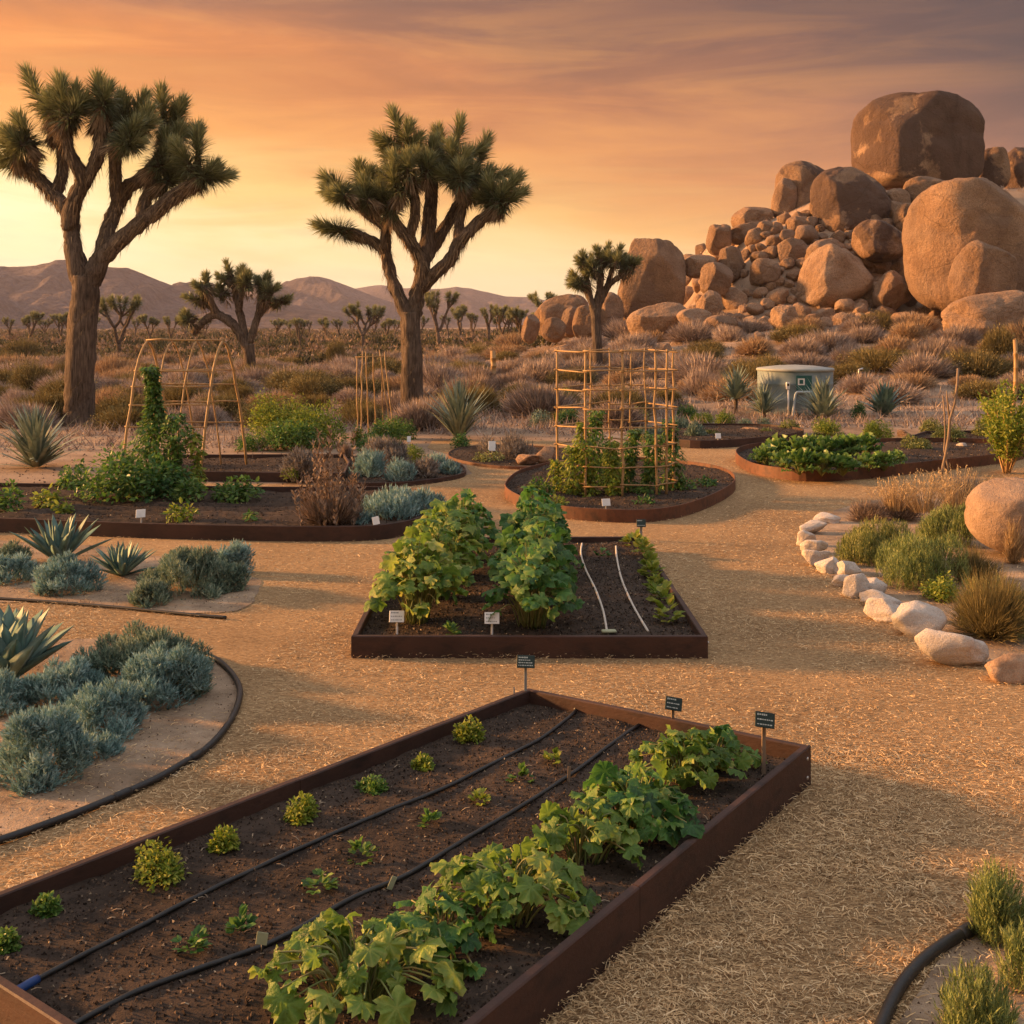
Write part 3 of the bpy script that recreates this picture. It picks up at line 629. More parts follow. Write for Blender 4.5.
def joshua_generic(seed, h=4.5, spread=1.0, nb=130):
    rg = np.random.default_rng(seed); tb = MB(); cr = MB(); th = MB()
    def grow(p, d, r, ln, dep):
        m = p+d*ln*.5+rg.normal(0, .05, 3)*ln; q = p+d*ln+np.array([0, 0, .08])*ln
        tube(tb, np.array(smooth_loop([p, m, q], 3, False)), np.linspace(r, r*.8, 7), 7, .5, True, .15, int(rg.integers(99)))
        if dep == 0 or (dep == 1 and rg.random() < .3):
            cluster(cr, q, q+nrm(d+np.array([0, 0, .5]))*.65, .60, nb, .17, rg, tmpl=TRI); hang(th, p, q, r, .22, 18, .14, rg); return
        for _ in range(2 if rg.random() < .35 else 3):
            a = rg.uniform(0, 6.28); s = rg.uniform(.45, .95)*spread
            nd = nrm(d+np.array([math.cos(a)*s, math.sin(a)*s, .25])); grow(q, nd, r*.72, ln*rg.uniform(.62, .85), dep-1)
    grow(np.array([0, 0, -.2]), nrm(np.array([rg.normal(0, .05), rg.normal(0, .05), 1])), .055*h, h*.40, 3)
    root = thing('joshua_tree', 'distant', 'joshua tree', (0, 0, 0), 'joshua trees out on the plain')
    tb.build('trunk', M['bark'], root); cr.build('crown', M['joshua'], root, smooth=False)
    zmax = max(v[:, 2].max() for v in cr.V); root['zmax'] = float(zmax)
    return root
protos = [joshua_generic(300+i, 4.5, s) for i, s in enumerate((.9, 1.1, .7, 1.2, .85))]
far = [(120, 364, 292, 1), (30, 347, 310, 0), (61, 345, 313, 2), (70, 346, 311, 0), (150, 345, 313, 0), (170, 345, 315, 2), (437, 349, 288, 2), (362, 352, 299, 3), (460, 343, 303, 0), (488, 347, 302, 4), (502, 346, 304, 1), (521, 346, 304, 3), (543, 340, 290, 1),
       (300, 349, 317, 2), (326, 344, 316, 0), (276, 342, 317, 3), (340, 343, 318, 4), (386, 344, 318, 0), (10, 343, 316, 4), (-30, 346, 308, 1), (135, 340, 317, 4), (205, 341, 316, 1), (290, 340, 319, 0), (310, 338, 319, 4), (448, 338, 314, 4), (473, 340, 312, 2),
       (532, 343, 312, 0), (510, 340, 312, 2), (420, 342, 314, 1), (375, 339, 316, 2), (352, 337, 319, 1), (45, 339, 317, 3), (95, 340, 316, 1), (185, 340, 318, 3), (-60, 342, 312, 2), (395, 338, 318, 3), (560, 338, 300, 0), (498, 338, 315, 0), (555, 336, 306, 3)]
labs = {0: 'first joshua tree with a wide forked crown, standing before the near mountain, right of the thick trunk'}
used = set(); order = sorted(range(len(far)), key=lambda i: far[i][0]); rank = {i: k for k, i in enumerate(order)}
def far_label(i):
    x, yb, yt, v = far[i]
    if i == 0: return 'wide crowned mid distance joshua tree between the thick trunk and the crooked one'
    if i == 6: return 'slender forked joshua tree showing just right of the full crowned middle one'
    if i == 12: return 'joshua tree rising behind the leftmost rocks of the outcrop'
    z_ = ('left of the thick trunked joshua tree' if x < 75 else 'between thick trunked and crooked joshua trees' if x < 240 else 'between the crooked and the full crowned joshua trees' if x < 405 else 'between the full crowned joshua tree and the rocks')
    mem = sorted([j for j in range(len(far)) if j not in (0, 6, 12) and ((far[j][0] < 75)*1+(75 <= far[j][0] < 240)*2+(240 <= far[j][0] < 405)*3+(far[j][0] >= 405)*4) == ((x < 75)*1+(75 <= x < 240)*2+(240 <= x < 405)*3+(x >= 405)*4)], key=lambda j: far[j][0])
    return f'{ORD[mem.index(i)]} distant joshua tree from the left, {z_}'
for i, (x, yb, yt, v) in enumerate(far):
    o = copy_tree(protos[v]); p = hit(x, yb); hgt = (yb-yt)*p[1]/F; s = hgt/protos[v]['zmax']
    o.location = p; o.scale = (s, s, s); o.rotation_euler = (0, 0, rng.uniform(0, 6.3)); o['label'] = far_label(i)
    del o['zmax']
for pr in protos:
    for ch in list(pr.children): bpy.data.objects.remove(ch)
    bpy.data.objects.remove(pr)
# ================================================================ plant builders
OVAL = (np.array([[0, 0, 0], [-.26, .3, .05], [.26, .3, .05], [-.24, .68, .03], [.24, .68, .03], [0, 1, -.08], [0, .35, -.03], [0, .7, -.03]]),
        [np.array([[0, 6, 1, 1]])[:, :3], np.array([[0, 2, 6]]), np.array([[1, 6, 7, 3], [6, 2, 4, 7]]), np.array([[3, 7, 5], [7, 4, 5]])])
KITE = (np.array([[0, 0, 0], [-.5, .45, .04], [.5, .45, .04], [0, 1, -.03]]), [np.array([[0, 2, 3, 1]])])
def lobed(seed, na=36, lob=5, depth=.085, ruf=.075, cup=.34, rings=(.25, .5, .76, 1.0)):
    """a lobed squash leaf; its stalk joins at the origin; returns verts, faces and a tint offset per vertex"""
    rg = np.random.default_rng(seed); a = np.linspace(-math.pi, math.pi, na, endpoint=False)+math.pi/2     # from the notch round
    th = np.linspace(-math.pi, math.pi, na, endpoint=False)
    r = .52*(1+depth*np.cos(lob*th)+.05*np.cos(3*lob*th+.4))*(1-.55*np.exp(-((np.abs(th)-math.pi)/.26)**2))*(1+.035*np.cos(15*th+1))+rg.normal(0, .014, na)
    ph = rg.uniform(0, 6, 3); V = [np.array([[0, 0, -.02]])]; Tn = [np.array([.10])]
    for k, s in enumerate(rings):
        rr = r*s; x = np.sin(th)*rr; y = np.cos(th)*rr
        zz = -cup*(rr**2)*1.6+ruf*s*(np.sin(6*th+ph[0])+.8*np.sin(10*th+ph[1])+.5*np.sin(15*th+ph[2])*s)*s-.10*np.abs(x)*0+.03*np.cos(lob*th)*s*(1-s*.5)
        V.append(np.stack([x, y, zz], -1)); Tn.append(.22*np.maximum(np.cos(lob*th), 0)**12-.06+(.17 if s == 1 else 0))
    V = np.concatenate(V)+np.array([0, .22, 0]); Tn = np.concatenate(Tn); j = np.arange(na); kx = (j+1) % na
    f = [np.stack([0*j, 1+j, 1+kx], -1)]
    for q in range(len(rings)-1):
        o = 1+q*na; f.append(np.stack([o+j, o+na+j, o+na+kx, o+kx], -1))
    return V, f, Tn
LOBED = [lobed(s) for s in range(6)]
LOBED_S = [lobed(10+s, 20, 5, .08, .065, .40, (.55, 1.0)) for s in range(4)]
RUFF = [lobed(20+s, 20, 5, .10, .13, -.15, (.5, 1.0)) for s in range(4)]
def scat_leaf(mb, temps, P, D, U, sc, tint, rg):
    n = len(P); pick = rg.integers(0, len(temps), n); sc = np.broadcast_to(sc, (n,)); tint = np.broadcast_to(tint, (n,))
    for k, (v, f, tn) in enumerate(temps):
        q = pick == k
        if not q.any(): continue
        scatter(mb, v, f, P[q], D[q], U[q], sc[q], tint[q]); mb.T[-1] = np.clip(mb.T[-1]+np.tile(tn, q.sum()), 0, 1)
def lobes_of(rg, rx, ry, h, k):
    out = [(0, 0, 0, .72, .72, .80)]
    for _ in range(k):
        a = rg.uniform(0, 6.28); d = rg.uniform(.35, .68); s = rg.uniform(.32, .5) if k < 12 else rg.uniform(.16, .30)
        if k >= 12: d = math.sqrt(rg.uniform(.05, .66))
        out.append((math.cos(a)*d, math.sin(a)*d, (rg.uniform(0, .35)*(1-d*.6) if k < 12 else .78*math.sqrt(max(0, 1-d*d*1.25))*(rg.uniform(.7, 1.) if d < .5 else rg.uniform(.0, 1.))), s, s, s*rg.uniform(.9, 1.5)))
    return [(x*rx, y*ry, z*h, a*rx, b*ry, min(c, 1.05-z)*h) for x, y, z, a, b, c in out]
def dome(rg, n, lobes, low=-.12, shell=(.80, 1.0)):
    w = np.array([a*b+a*c+b*c for *_, a, b, c in lobes]); k = rg.choice(len(lobes), n, p=w/w.sum()); Lb = np.array(lobes)[k]
    d = nrm(rg.normal(size=(n, 3))); d[:, 2] = np.where(d[:, 2] < low, -d[:, 2], d[:, 2])
    s = rg.uniform(*shell, n)[:, None]; P = Lb[:, :3]+d*Lb[:, 3:]*s; Nn = nrm(d/Lb[:, 3:]); P[:, 2] = np.maximum(P[:, 2], .005)
    return P, Nn, k
def sprigs(mb, rg, rx, ry, h, n, leaf, wid=.22, lob=7, up=.55, per=8, slen=2.4, tmpl=TRI, tb=(.15, .85), ang=(22, 58)):
    lb = lobes_of(rg, rx, ry, h, lob); P, Nn, k = dome(rg, n, lb); toff = rg.uniform(-.12, .12, len(lb))[k]
    D = nrm(Nn*(1-up)+np.array([0, 0, up])+rg.normal(0, .18, (n, 3))); base = rg.uniform(*tb, n)+toff
    P = P-D*leaf*slen*.6
    for j in range(per):
        t = (j+.5)/per; ph = j*2.4+rg.uniform(0, 6.28, n); ax = np.cross(D, rg.normal(size=(n, 3))); ax = nrm(ax)
        a = np.radians(rg.uniform(*ang, n))*(1.15-.75*t)
        D2 = D*np.cos(a)[:, None]+ax*np.sin(a)[:, None]
        scatter(mb, *tmpl, P+D*(leaf*slen*t), D2, ax, leaf*rg.uniform(.75, 1.15, n), np.clip(base+rg.normal(0, .08, n)+.22*(t-.5), 0, 1), leaf*wid)
def leafy(mb, rg, rx, ry, h, n, leaf, wid=.55, lob=7, tmpl=OVAL, tb=(.1, .9), droop=.35, shell=(.55, 1.0), tmpls=None, low=-.1):
    lb = lobes_of(rg, rx, ry, h, lob); P, Nn, k = dome(rg, n, lb, low, shell); toff = rg.uniform(-.12, .12, len(lb))[k]
    D = nrm(Nn*.8+rg.normal(0, .5, (n, 3))+np.array([0, 0, -droop])); U = nrm(Nn+np.array([0, 0, .8])+rg.normal(0, .25, (n, 3)))
    tt = np.clip(rg.uniform(*tb, n)+toff, 0, 1); sc = leaf*rg.uniform(.6, 1.15, n)
    if tmpls: scat_leaf(mb, tmpls, P, D, U, sc, tt, rg)
    else: scatter(mb, *tmpl, P, D, U, sc, tt, sc*wid*2)
def twigs(mb, rg, rx, ry, h, n, wid, lob=5, up=.25, tip=.5, tb=(.1, .9)):
    """dry twiggy shrub: twigs fan out from the foot, finer ones at the surface"""
    lb = lobes_of(rg, rx, ry, h, lob); P, Nn, k = dome(rg, n, lb, -.02, (.72, 1.08)); O = np.stack([P[:, 0]*.22, P[:, 1]*.22, P[:, 2]*.05], -1)
    D = P-O; ln = np.linalg.norm(D, axis=1); s = rg.uniform(.25, .8, n)
    toff = rg.uniform(-.1, .1, len(lb))[k]
    D2 = nrm(nrm(D)+rg.normal(0, .22, (n, 3))+np.array([0, 0, up]))
    scatter(mb, *TRI, O+D*s[:, None], D2, rg.normal(size=(n, 3)), ln*(1.02-s)*rg.uniform(.8, 1.1, n), np.clip(rg.uniform(*tb, n)+toff, 0, 1), wid)
    m_ = n//9
    scatter(mb, *TRI, O[:m_], D[:m_], rg.normal(size=(m_, 3)), ln[:m_]*.9, rg.uniform(0, .25, m_), wid*2.2)
def agave(mb, rg, n, ln, wid, cup=.25, curve=.5, elev=(12, 82), tb=(.2, .8), seg=7, prof=None, base=.03):
    for i in range(n):
        f = (i+.5)/n; az_ = i*2.39996+rg.normal(0, .12); el = R(elev[0]+(elev[1]-elev[0])*f**.9+rg.normal(0, 4)); L_ = ln*rg.uniform(.85, 1.08)*(1-.18*f)
        t = np.linspace(0, 1, seg); w = wid*(np.interp(t, [0, .12, .45, .8, 1], prof or [.62, .72, 1, .58, .02]))
        bend = el+curve*(t-.3)*rg.uniform(.2, 1.1)*(.5 if f < .5 else -.15)*-1
        ds = L_/(seg-1); r_ = base+np.concatenate([[0], np.cumsum(np.cos(bend[:-1])*ds)]); z_ = .01+np.concatenate([[0], np.cumsum(np.sin(bend[:-1])*ds)])
        er = np.array([math.cos(az_), math.sin(az_), 0]); et = np.array([-math.sin(az_), math.cos(az_), 0]); c = er*r_[:, None]+np.array([0, 0, 1])*z_[:, None]
        nn = np.stack([-np.sin(bend)*er[0], -np.sin(bend)*er[1], np.cos(bend)], -1)
        lft = c-et*w[:, None]+nn*(w*cup*2)[:, None]; rgt = c+et*w[:, None]+nn*(w*cup*2)[:, None]; und = c-nn*(w*.22)[:, None]
        V = np.concatenate([lft, c, rgt, und]); j = np.arange(seg-1)
        q = [np.stack([a*seg+j, b*seg+j, b*seg+j+1, a*seg+j+1], -1) for a, b in ((0, 1), (1, 2), (2, 3), (3, 0))]
        tt = np.clip(rg.uniform(*tb)+np.concatenate([np.full(seg, .07), np.full(seg, -.03), np.full(seg, .07), np.full(seg, 0)]), 0, 1)
        mb.add(V, q, tt)
def blades(mb, rg, n, ln, wid, elev=(5, 88), tb=(.1, .9), droop=.12, r0=.03, tmpl=BL3):
    az_ = rg.uniform(0, 6.283, n); el = np.radians(elev[0]+(elev[1]-elev[0])*rg.random(n)**.8)
    D = np.stack([np.cos(az_)*np.cos(el), np.sin(az_)*np.cos(el), np.sin(el)], -1)+rg.normal(0, .05, (n, 3))
    U = np.stack([-np.cos(az_)*np.sin(el), -np.sin(az_)*np.sin(el), np.cos(el)], -1)
    P = D*r0+np.array([0, 0, .01]); L_ = ln*rg.uniform(.7, 1.1, n)
    scatter(mb, *tmpl, P, D, U, L_, rg.uniform(*tb, n), L_*0+wid)

LM = {
 'dry_mauve': leaf_mat('dry_mauve_twigs', [(.165, .125, .11), (.30, .235, .20), (.44, .355, .30), (.58, .48, .41)], .1, .9, .05),
 'dry_tan': leaf_mat('dry_tan_twigs', [(.20, .13, .075), (.36, .245, .145), (.50, .36, .23), (.62, .48, .33)], .15, .9, .05),
 'dry_olive': leaf_mat('olive_twigs', [(.08, .066, .03), (.16, .13, .055), (.25, .205, .085), (.35, .285, .13)], .15, .9, .05),
 'scrub': leaf_mat('far_scrub_leaf', [(.045, .048, .026), (.085, .085, .042), (.14, .12, .065), (.22, .16, .11), (.33, .24, .18)], .1, .9, .05),
 'blue': leaf_mat('blue_grey_leaf', [(.075, .150, .138), (.165, .285, .268), (.27, .415, .395), (.41, .55, .525)], .2, .7, .15),
 'bluegreen': leaf_mat('sage_green_leaf', [(.065, .115, .088), (.14, .215, .16), (.24, .32, .235), (.37, .43, .32)], .2, .7, .15),
 'lime': leaf_mat('yellow_green_leaf', [(.065, .12, .016), (.15, .23, .026), (.27, .33, .042), (.42, .42, .08)], .42, .5, .3),
 'green': leaf_mat('mid_green_leaf', [(.030, .080, .016), (.065, .155, .028), (.12, .235, .042), (.24, .33, .07)], .45, .42, .4),
 'deep': leaf_mat('deep_green_leaf', [(.020, .065, .018), (.042, .125, .030), (.075, .19, .042), (.15, .26, .06)], .4, .45, .35),
 'squash': leaf_mat('squash_leaf', [(.028, .095, .024), (.060, .175, .038), (.11, .25, .05), (.23, .35, .075), (.48, .48, .14)], .45, .42, .4, crinkle=55),
 'squash_lime': leaf_mat('pale_squash_leaf', [(.055, .13, .022), (.12, .22, .034), (.20, .32, .05), (.36, .43, .085), (.52, .51, .15)], .46, .42, .4, crinkle=55),
 'kale': leaf_mat('kale_leaf', [(.040, .095, .022), (.085, .18, .038), (.15, .275, .06), (.29, .39, .13)], .4, .4, .4),
 'stem': leaf_mat('plant_stem', [(.10, .15, .04), (.20, .22, .07), (.28, .24, .10)], .05, .55, .3),
 'agave': leaf_mat('agave_leaf', [(.055, .115, .10), (.095, .18, .155), (.15, .25, .215), (.24, .33, .28)], .02, .5, .35),
 'yucca': leaf_mat('yucca_leaf', [(.09, .13, .10), (.16, .215, .165), (.25, .30, .225), (.38, .40, .29)], .1, .5, .35),
 'straw_grass': leaf_mat('straw_grass', [(.20, .13, .065), (.36, .25, .13), (.52, .39, .22), (.62, .48, .30)], .25, .8, .1),
 'brown': leaf_mat('dried_plant', [(.10, .072, .055), (.20, .145, .11), (.32, .24, .185), (.42, .34, .26)], .1, .9, .05),
 'grey': leaf_mat('grey_lavender', [(.11, .095, .085), (.20, .175, .155), (.30, .265, .23), (.40, .36, .31)], .1, .9, .05),
 'olive': leaf_mat('olive_sprig', [(.07, .10, .030), (.15, .185, .055), (.27, .29, .09), (.42, .40, .17)], .2, .7, .15),
 'rosy': leaf_mat('rosemary_leaf', [(.070, .105, .034), (.145, .195, .058), (.25, .30, .095), (.38, .41, .17)], .2, .65, .2),
}

# ================================================================ the desert beyond the garden
dry = []
for i, (mt, lob, up) in enumerate((('dry_mauve', 5, .3), ('dry_mauve', 7, .1), ('dry_tan', 5, .4), ('dry_olive', 6, .3), ('dry_mauve', 4, .5), ('dry_tan', 6, .2), ('dry_olive', 4, .5))):
    mb = MB(); rg = np.random.default_rng(500+i); twigs(mb, rg, 1, 1, .95, 4200, .020, lob, up)
    if mt == 'dry_olive': leafy(mb, rg, 1., 1., 1.0, 1500, .05, .3, lob, KITE, (.3, 1.), 0, (.7, 1.05))
    dry.append((mb.mesh('dry_shrub', LM[mt], False), {'dry_mauve': 'mauve-brown', 'dry_tan': 'straw-tan', 'dry_olive': 'olive'}[mt]))
zone = [(-80, 'left of the thick trunked joshua tree'), (78, 'behind the arched bamboo trellis'), (252, 'behind the yellow-green bush'), (345, 'behind the pole teepee'), (412, 'right of the full crowned joshua tree'), (520, 'behind the round grid trellis'),
        (690, 'behind the water tank'), (838, 'uphill from the kale bed'), (950, 'behind the tall cane stakes')]
sh = []
tries = 0
while len(sh) < 298 and tries < 40000:
    tries += 1
    y = 25.5+(rng.random()**1.25)*42; x = rng.uniform(-.47*y-1, .47*y+1)
    px, py = CX+x*F/y, HZ+(H-float(T(x, y)))*F/y
    if py < 312 or (px > 520 and px < 625 and y > 50) or (px > 600 and py < 322 and px < 930): continue
    if y < 27.5 and (px > 640 or 420 < px < 560): continue
    if 735 < px < 855 and py > 388: continue
    if px > 640 and py > 402: continue
    if any((x-a[0])**2+((y-a[1])*.8)**2 < (1.45 if y < 45 else 1.8)**2 for a in sh): continue
    sh.append((x, y, px, py))
pick = []
for x, y, px, py in sh:
    k = int(rng.choice(7, p=[.19, .17, .10, .16, .16, .08, .14])); zi = max(i for i, (a, _) in enumerate(zone) if px >= a or i == 0)
    yb = 'nearest row' if y < 33 else ('middle ground' if y < 46 else 'farther off')
    pick.append((dry[k][1], zi, yb, px, x, y, k))
cnt = {}
for col, zi, yb, px, x, y, k in sorted(pick, key=lambda q: q[3]):
    key = (col, zi, yb); cnt[key] = cnt.get(key, 0)+1
    o = bpy.data.objects.new('dry_shrub', dry[k][0]); C.objects.link(o); s = rng.uniform(.62, 1.2)*(1.12 if y > 36 else .95)
    o.location = (x, y, float(T(x, y))-.04); o.scale = (s*rng.uniform(.95, 1.3), s*rng.uniform(.95, 1.3), s*rng.uniform(.75, 1.1)); o.rotation_euler = (0, 0, rng.uniform(0, 6.3))
    tag(o, f'{ORD[cnt[key]-1]} {col} dry shrub from the left, {yb}, {zone[zi][1]}', 'shrub', 'dry shrubs on the desert slope')
for px, py, w, h, lab in [(30, 392, 62, 46, 'big yellow-olive creosote bush at the left edge of the desert'), (66, 388, 34, 44, 'tall thin yellow-olive creosote bush touching the left of the thick trunk'), (22, 362, 50, 34, 'dull olive creosote bush farther back at the left edge'), (336, 368, 26, 42, 'upright olive creosote bush in the open desert left of the pole teepee'),
        (545, 372, 46, 26, 'olive creosote bush in front of the finger rocks'), (655, 338, 40, 24, 'olive bush at the foot of the long low rock'), (876, 330, 46, 28, 'dark olive bush below the enormous dome boulder'), (700, 395, 60, 44, 'large dark rounded bush between the grid trellis and the water tank'), (1000, 360, 50, 50, 'tall loose olive bush on the slope at the right edge')]:
    p = hit(px, py); k = p[1]/F; o = bpy.data.objects.new('creosote_bush', dry[3][0] if 'dark rounded' not in lab else dry[0][0]); C.objects.link(o); o.location = p-np.array([0, 0, .05]); o.scale = (w*k/2, w*k/2, h*k); o.rotation_euler = (0, 0, px)
    tag(o, lab, 'shrub', 'creosote bushes')
# ground cover: dry grass tufts and litter, nobody could count them
mb = MB(); rg = np.random.default_rng(77); n = 6400
y = 21+(rg.random(n)**1.5)*62; x = rg.uniform(-1, 1, n)*(.47*y+2); z_ = T(x, y); pp = HZ+(H-z_)*F/y
ok = ~((x > 2.5) & (y < 25.5)) & ~((np.abs(x) < 3) & (y < 24)) & ((y > 24) | (rg.random(n) < .3)); x, y, z_ = x[ok], y[ok], z_[ok]; n = len(x)
for j in range(15):
    a = rg.uniform(0, 6.28, n); e = rg.uniform(.35, 1.4, n); D = np.stack([np.cos(a)*np.cos(e), np.sin(a)*np.cos(e), np.sin(e)], -1)
    s = rg.uniform(.10, .36, n); scatter(mb, *TRI, np.stack([x+rg.normal(0, .12, n), y+rg.normal(0, .12, n), z_-.01], -1), D, rg.normal(size=(n, 3)), s, rg.uniform(.0, .9, n), .022)
tag(mb.build('dry_grass', LM['dry_mauve'], smooth=False), 'dry grass tufts between the desert shrubs', kind='stuff')
# the far plain: scrub that reads as one mass
mb = MB(); n = 6500; y = 58*(9.5**(rg.random(n)**.8)); x = rg.uniform(-1, 1, n)*(.47*y+3)
px = CX+x*F/y; ok = (px < 640); x, y = x[ok], y[ok]; n = len(x); z_ = T(x, y); s = rg.uniform(.35, .95, n)*(1+.5*(y > 110))
tn = rg.uniform(.0, 1., n)
for j in range(46):
    d = nrm(rg.normal(size=(n, 3))); d[:, 2] = np.abs(d[:, 2]); P = np.stack([x, y, z_], -1)+d*s[:, None]*np.array([.95, .95, .75])*rg.uniform(.5, .95, n)[:, None]
    scatter(mb, *TRI, P, d+rg.normal(0, .4, (n, 3))+np.array([0, 0, .4]), rg.normal(size=(n, 3)), s*.30, np.clip(tn+rg.normal(0, .12, n), 0, 1), s*.20)
tag(mb.build('desert_scrub', LM['scrub'], smooth=False), 'low dark scrub covering the far plain below the mountains', kind='stuff')
# ================================================================ garden beds
TET = (np.array([[0, 0, 0], [1, .1, .1], [.4, .9, .05], [.45, .35, .7]])-np.array([.45, .35, .2]), [np.array([[0, 2, 1], [0, 1, 3], [1, 2, 3], [2, 0, 3]])])
def ccw(p):
    p = [np.array(q[:2], float) for q in p]; a = sum(p[i][0]*p[(i+1) % len(p)][1]-p[(i+1) % len(p)][0]*p[i][1] for i in range(len(p)))
    return p if a > 0 else p[::-1]
def inset(P, t):
    n = len(P); out = []
    for i in range(n):
        e0 = nrm(P[i]-P[i-1]); e1 = nrm(P[(i+1) % n]-P[i]); n0 = np.array([-e0[1], e0[0]]); n1 = np.array([-e1[1], e1[0]]); m = n0+n1
        out.append(P[i]+m*(t/max(.35, np.dot(m, n0)))) if np.dot(m, n0) > .05 else out.append(P[i]+n0*t)
    return out
BEDS = []
def bed(name, label, poly, h, t, mat, soil_z, boards, group='raised beds', step=.05, furrow=None, amp=.025, crumbs=3000, csize=(.006, .016)):
    P = ccw(poly); c0 = sum(P)/len(P); I = inset(P, t); BEDS.append(P)
    root = thing(name, label, 'raised bed', (c0[0], c0[1], 0), group); off = np.array([c0[0], c0[1], 0]); n = len(P)
    def ring(i):
        o, q = P[i], I[i]; c = min(.005, t*.3); f = c/t
        return np.array([(*o, -.03), (*o, h-c), (*(o+(q-o)*f), h), (*(q+(o-q)*f), h), (*q, h-c), (*q, -.03)])-off
    j = np.arange(6); k = (j+1) % 6
    if boards:
        for i in range(n):
            A, B = ring(i), ring((i+1) % n); ln = np.linalg.norm(P[(i+1) % n]-P[i]); k_ = max(1, int(ln/1.5+.2)) if n < 8 else 1; cuts = [0]+[q/k_ for q in range(1, k_)]+[1]
            for q0, q1 in zip(cuts[:-1], cuts[1:]):
                e0, e1 = q0+(.0014/ln if q0 > 0 else 0), q1-(.0014/ln if q1 < 1 else 0); mb = MB(); V = []; m_ = max(2, int(ln*(q1-q0)/.25)+1); jog = rng.normal(0, .0016, 2) if k_ > 1 else np.zeros(2)
                for s in np.linspace(e0, e1, m_):
                    w = A+(B-A)*s; w = w+np.array([0, 0, 1])*(.004*(vn(np.array([s*3+i*7]), np.array([i*3.]), 4)[0]-.5)+jog[0])*np.array([0, 1, 1, 1, 1, 0])[:, None]; V.append(w)
                fs = np.concatenate([np.stack([q*6+j, q*6+6+j, q*6+6+k, q*6+k], -1) for q in range(m_-1)])
                mb.add(np.concatenate(V), [fs, [list(range(5, -1, -1))] if q0 > 0 else np.zeros((0, 6)), [[(m_-1)*6+z for z in range(6)]] if q1 < 1 else np.zeros((0, 6))]); mb.build('side_board', M[mat], root, smooth=False)
    else:
        V = np.concatenate([ring(i) for i in range(n)]); fs = np.concatenate([np.stack([i*6+j, ((i+1) % n)*6+j, ((i+1) % n)*6+k, i*6+k], -1) for i in range(n)])
        MB().add(V, [fs]).build('rim', M[mat], root, smooth=False)
    lo = np.min(P, 0); hi = np.max(P, 0); gx_ = np.arange(lo[0]-step, hi[0]+step*2, step); gy_ = np.arange(lo[1]-step, hi[1]+step*2, step)
    X, Y = np.meshgrid(gx_, gy_); Z = soil_z+amp*2.2*fbm(X*2.2, Y*2.2, 3, 3)+amp*1.3*fbm(X*11, Y*11, 8, 3)
    if furrow is not None:
        d, per, am = furrow; Z = Z+am*np.sin((X*d[0]+Y*d[1])*2*math.pi/per)
    Zf = lambda x, y: Z[np.clip(((y-gy_[0])/step).round().astype(int), 0, len(gy_)-1), np.clip(((x-gx_[0])/step).round().astype(int), 0, len(gx_)-1)]
    mid = inset(P, t*.5)
    c = X.shape[1]; i0 = (np.arange(X.shape[0]-1)[:, None]*c+np.arange(c-1)[None]); inside = inpoly(X, Y, mid)
    # pull grid points just outside the rim onto it, so the soil meets the boards
    keep = inside[:-1, :-1] | inside[1:, :-1] | inside[:-1, 1:] | inside[1:, 1:]
    XY = np.stack([X, Y], -1).reshape(-1, 2).copy(); out = ~inside.ravel()
    near = np.zeros(out.shape, bool); near[np.unique((i0[keep][:, None]+np.array([0, 1, c, c+1])).ravel())] = True; idx = np.where(out & near)[0]
    for q in idx:
        p = XY[q]; best = None
        for e in range(len(mid)):
            a, b = mid[e], mid[(e+1) % len(mid)]; s = np.clip(np.dot(p-a, b-a)/max(1e-9, np.dot(b-a, b-a)), 0, 1); w = a+(b-a)*s; dd = np.sum((w-p)**2)
            if best is None or dd < best[0]: best = (dd, w)
        XY[q] = best[1]
    V = np.concatenate([XY, Z.reshape(-1, 1)], 1)-off
    qd = i0[keep][:, None]+np.array([0, 1, c+1, c])
    mb = MB(); mb.add(V, [qd]); soil = mb.build('soil', M['soil'], root)
    rg = np.random.default_rng(int(abs(c0[0]*100)+c0[1]*10)); m_ = int(crumbs*1.6); x = rg.uniform(lo[0], hi[0], m_); y = rg.uniform(lo[1], hi[1], m_)
    ok = inpoly(x, y, inset(P, t+.01)); x, y = x[ok], y[ok]; m_ = len(x)
    mb = MB(); s = rg.uniform(*csize, m_)*rg.uniform(.6, 1.4, m_)
    D = rg.normal(size=(m_, 3)); D[:, 2] *= .3; tt = rg.random(m_)**1.3*.75; tt[rg.random(m_) < .025] = 1.0
    scatter(mb, *TET, np.stack([x, y, Zf(x, y)+s*.1], -1)-off, D, np.tile([0, 0, 1.], (m_, 1)), s, tt, s*rg.uniform(.6, 1.3, m_))
    nc = m_//60; tv = np.array([[-.5, 0, 0], [.5, 0, 0], [.5, .5, .12], [-.5, .5, .12], [.4, 1, 0], [-.4, 1, 0]]); tf = [np.array([[0, 1, 2, 3], [3, 2, 4, 5]])]
    a = rg.uniform(0, 6.28, nc); scatter(mb, tv, tf, np.stack([x[:nc], y[:nc], Zf(x[:nc], y[:nc])+.006], -1)-off, np.stack([np.cos(a), np.sin(a), rg.normal(0, .2, nc)], -1), np.tile([0, 0, 1.], (nc, 1)), rg.uniform(.012, .04, nc), rg.uniform(.6, 1, nc), .005)
    tag(mb.build('soil_crumbs', M['crumb'], soil, smooth=False), kind='stuff')
    return root, Zf
def bolts(root, pts, nrm_):
    for p in pts:
        mb = MB(); n3 = np.array([nrm_[0], nrm_[1], 0]); tube(mb, [np.array(p)-n3*.004, np.array(p)+n3*.005], [.009, .008], 8)
        o = mb.build('bolt', M['bolt'], root); 
SZ = .125
front_poly = [(-2.02, 4.01), (-.515, 2.84), (1.43, 5.74), (.0886, 6.645)]
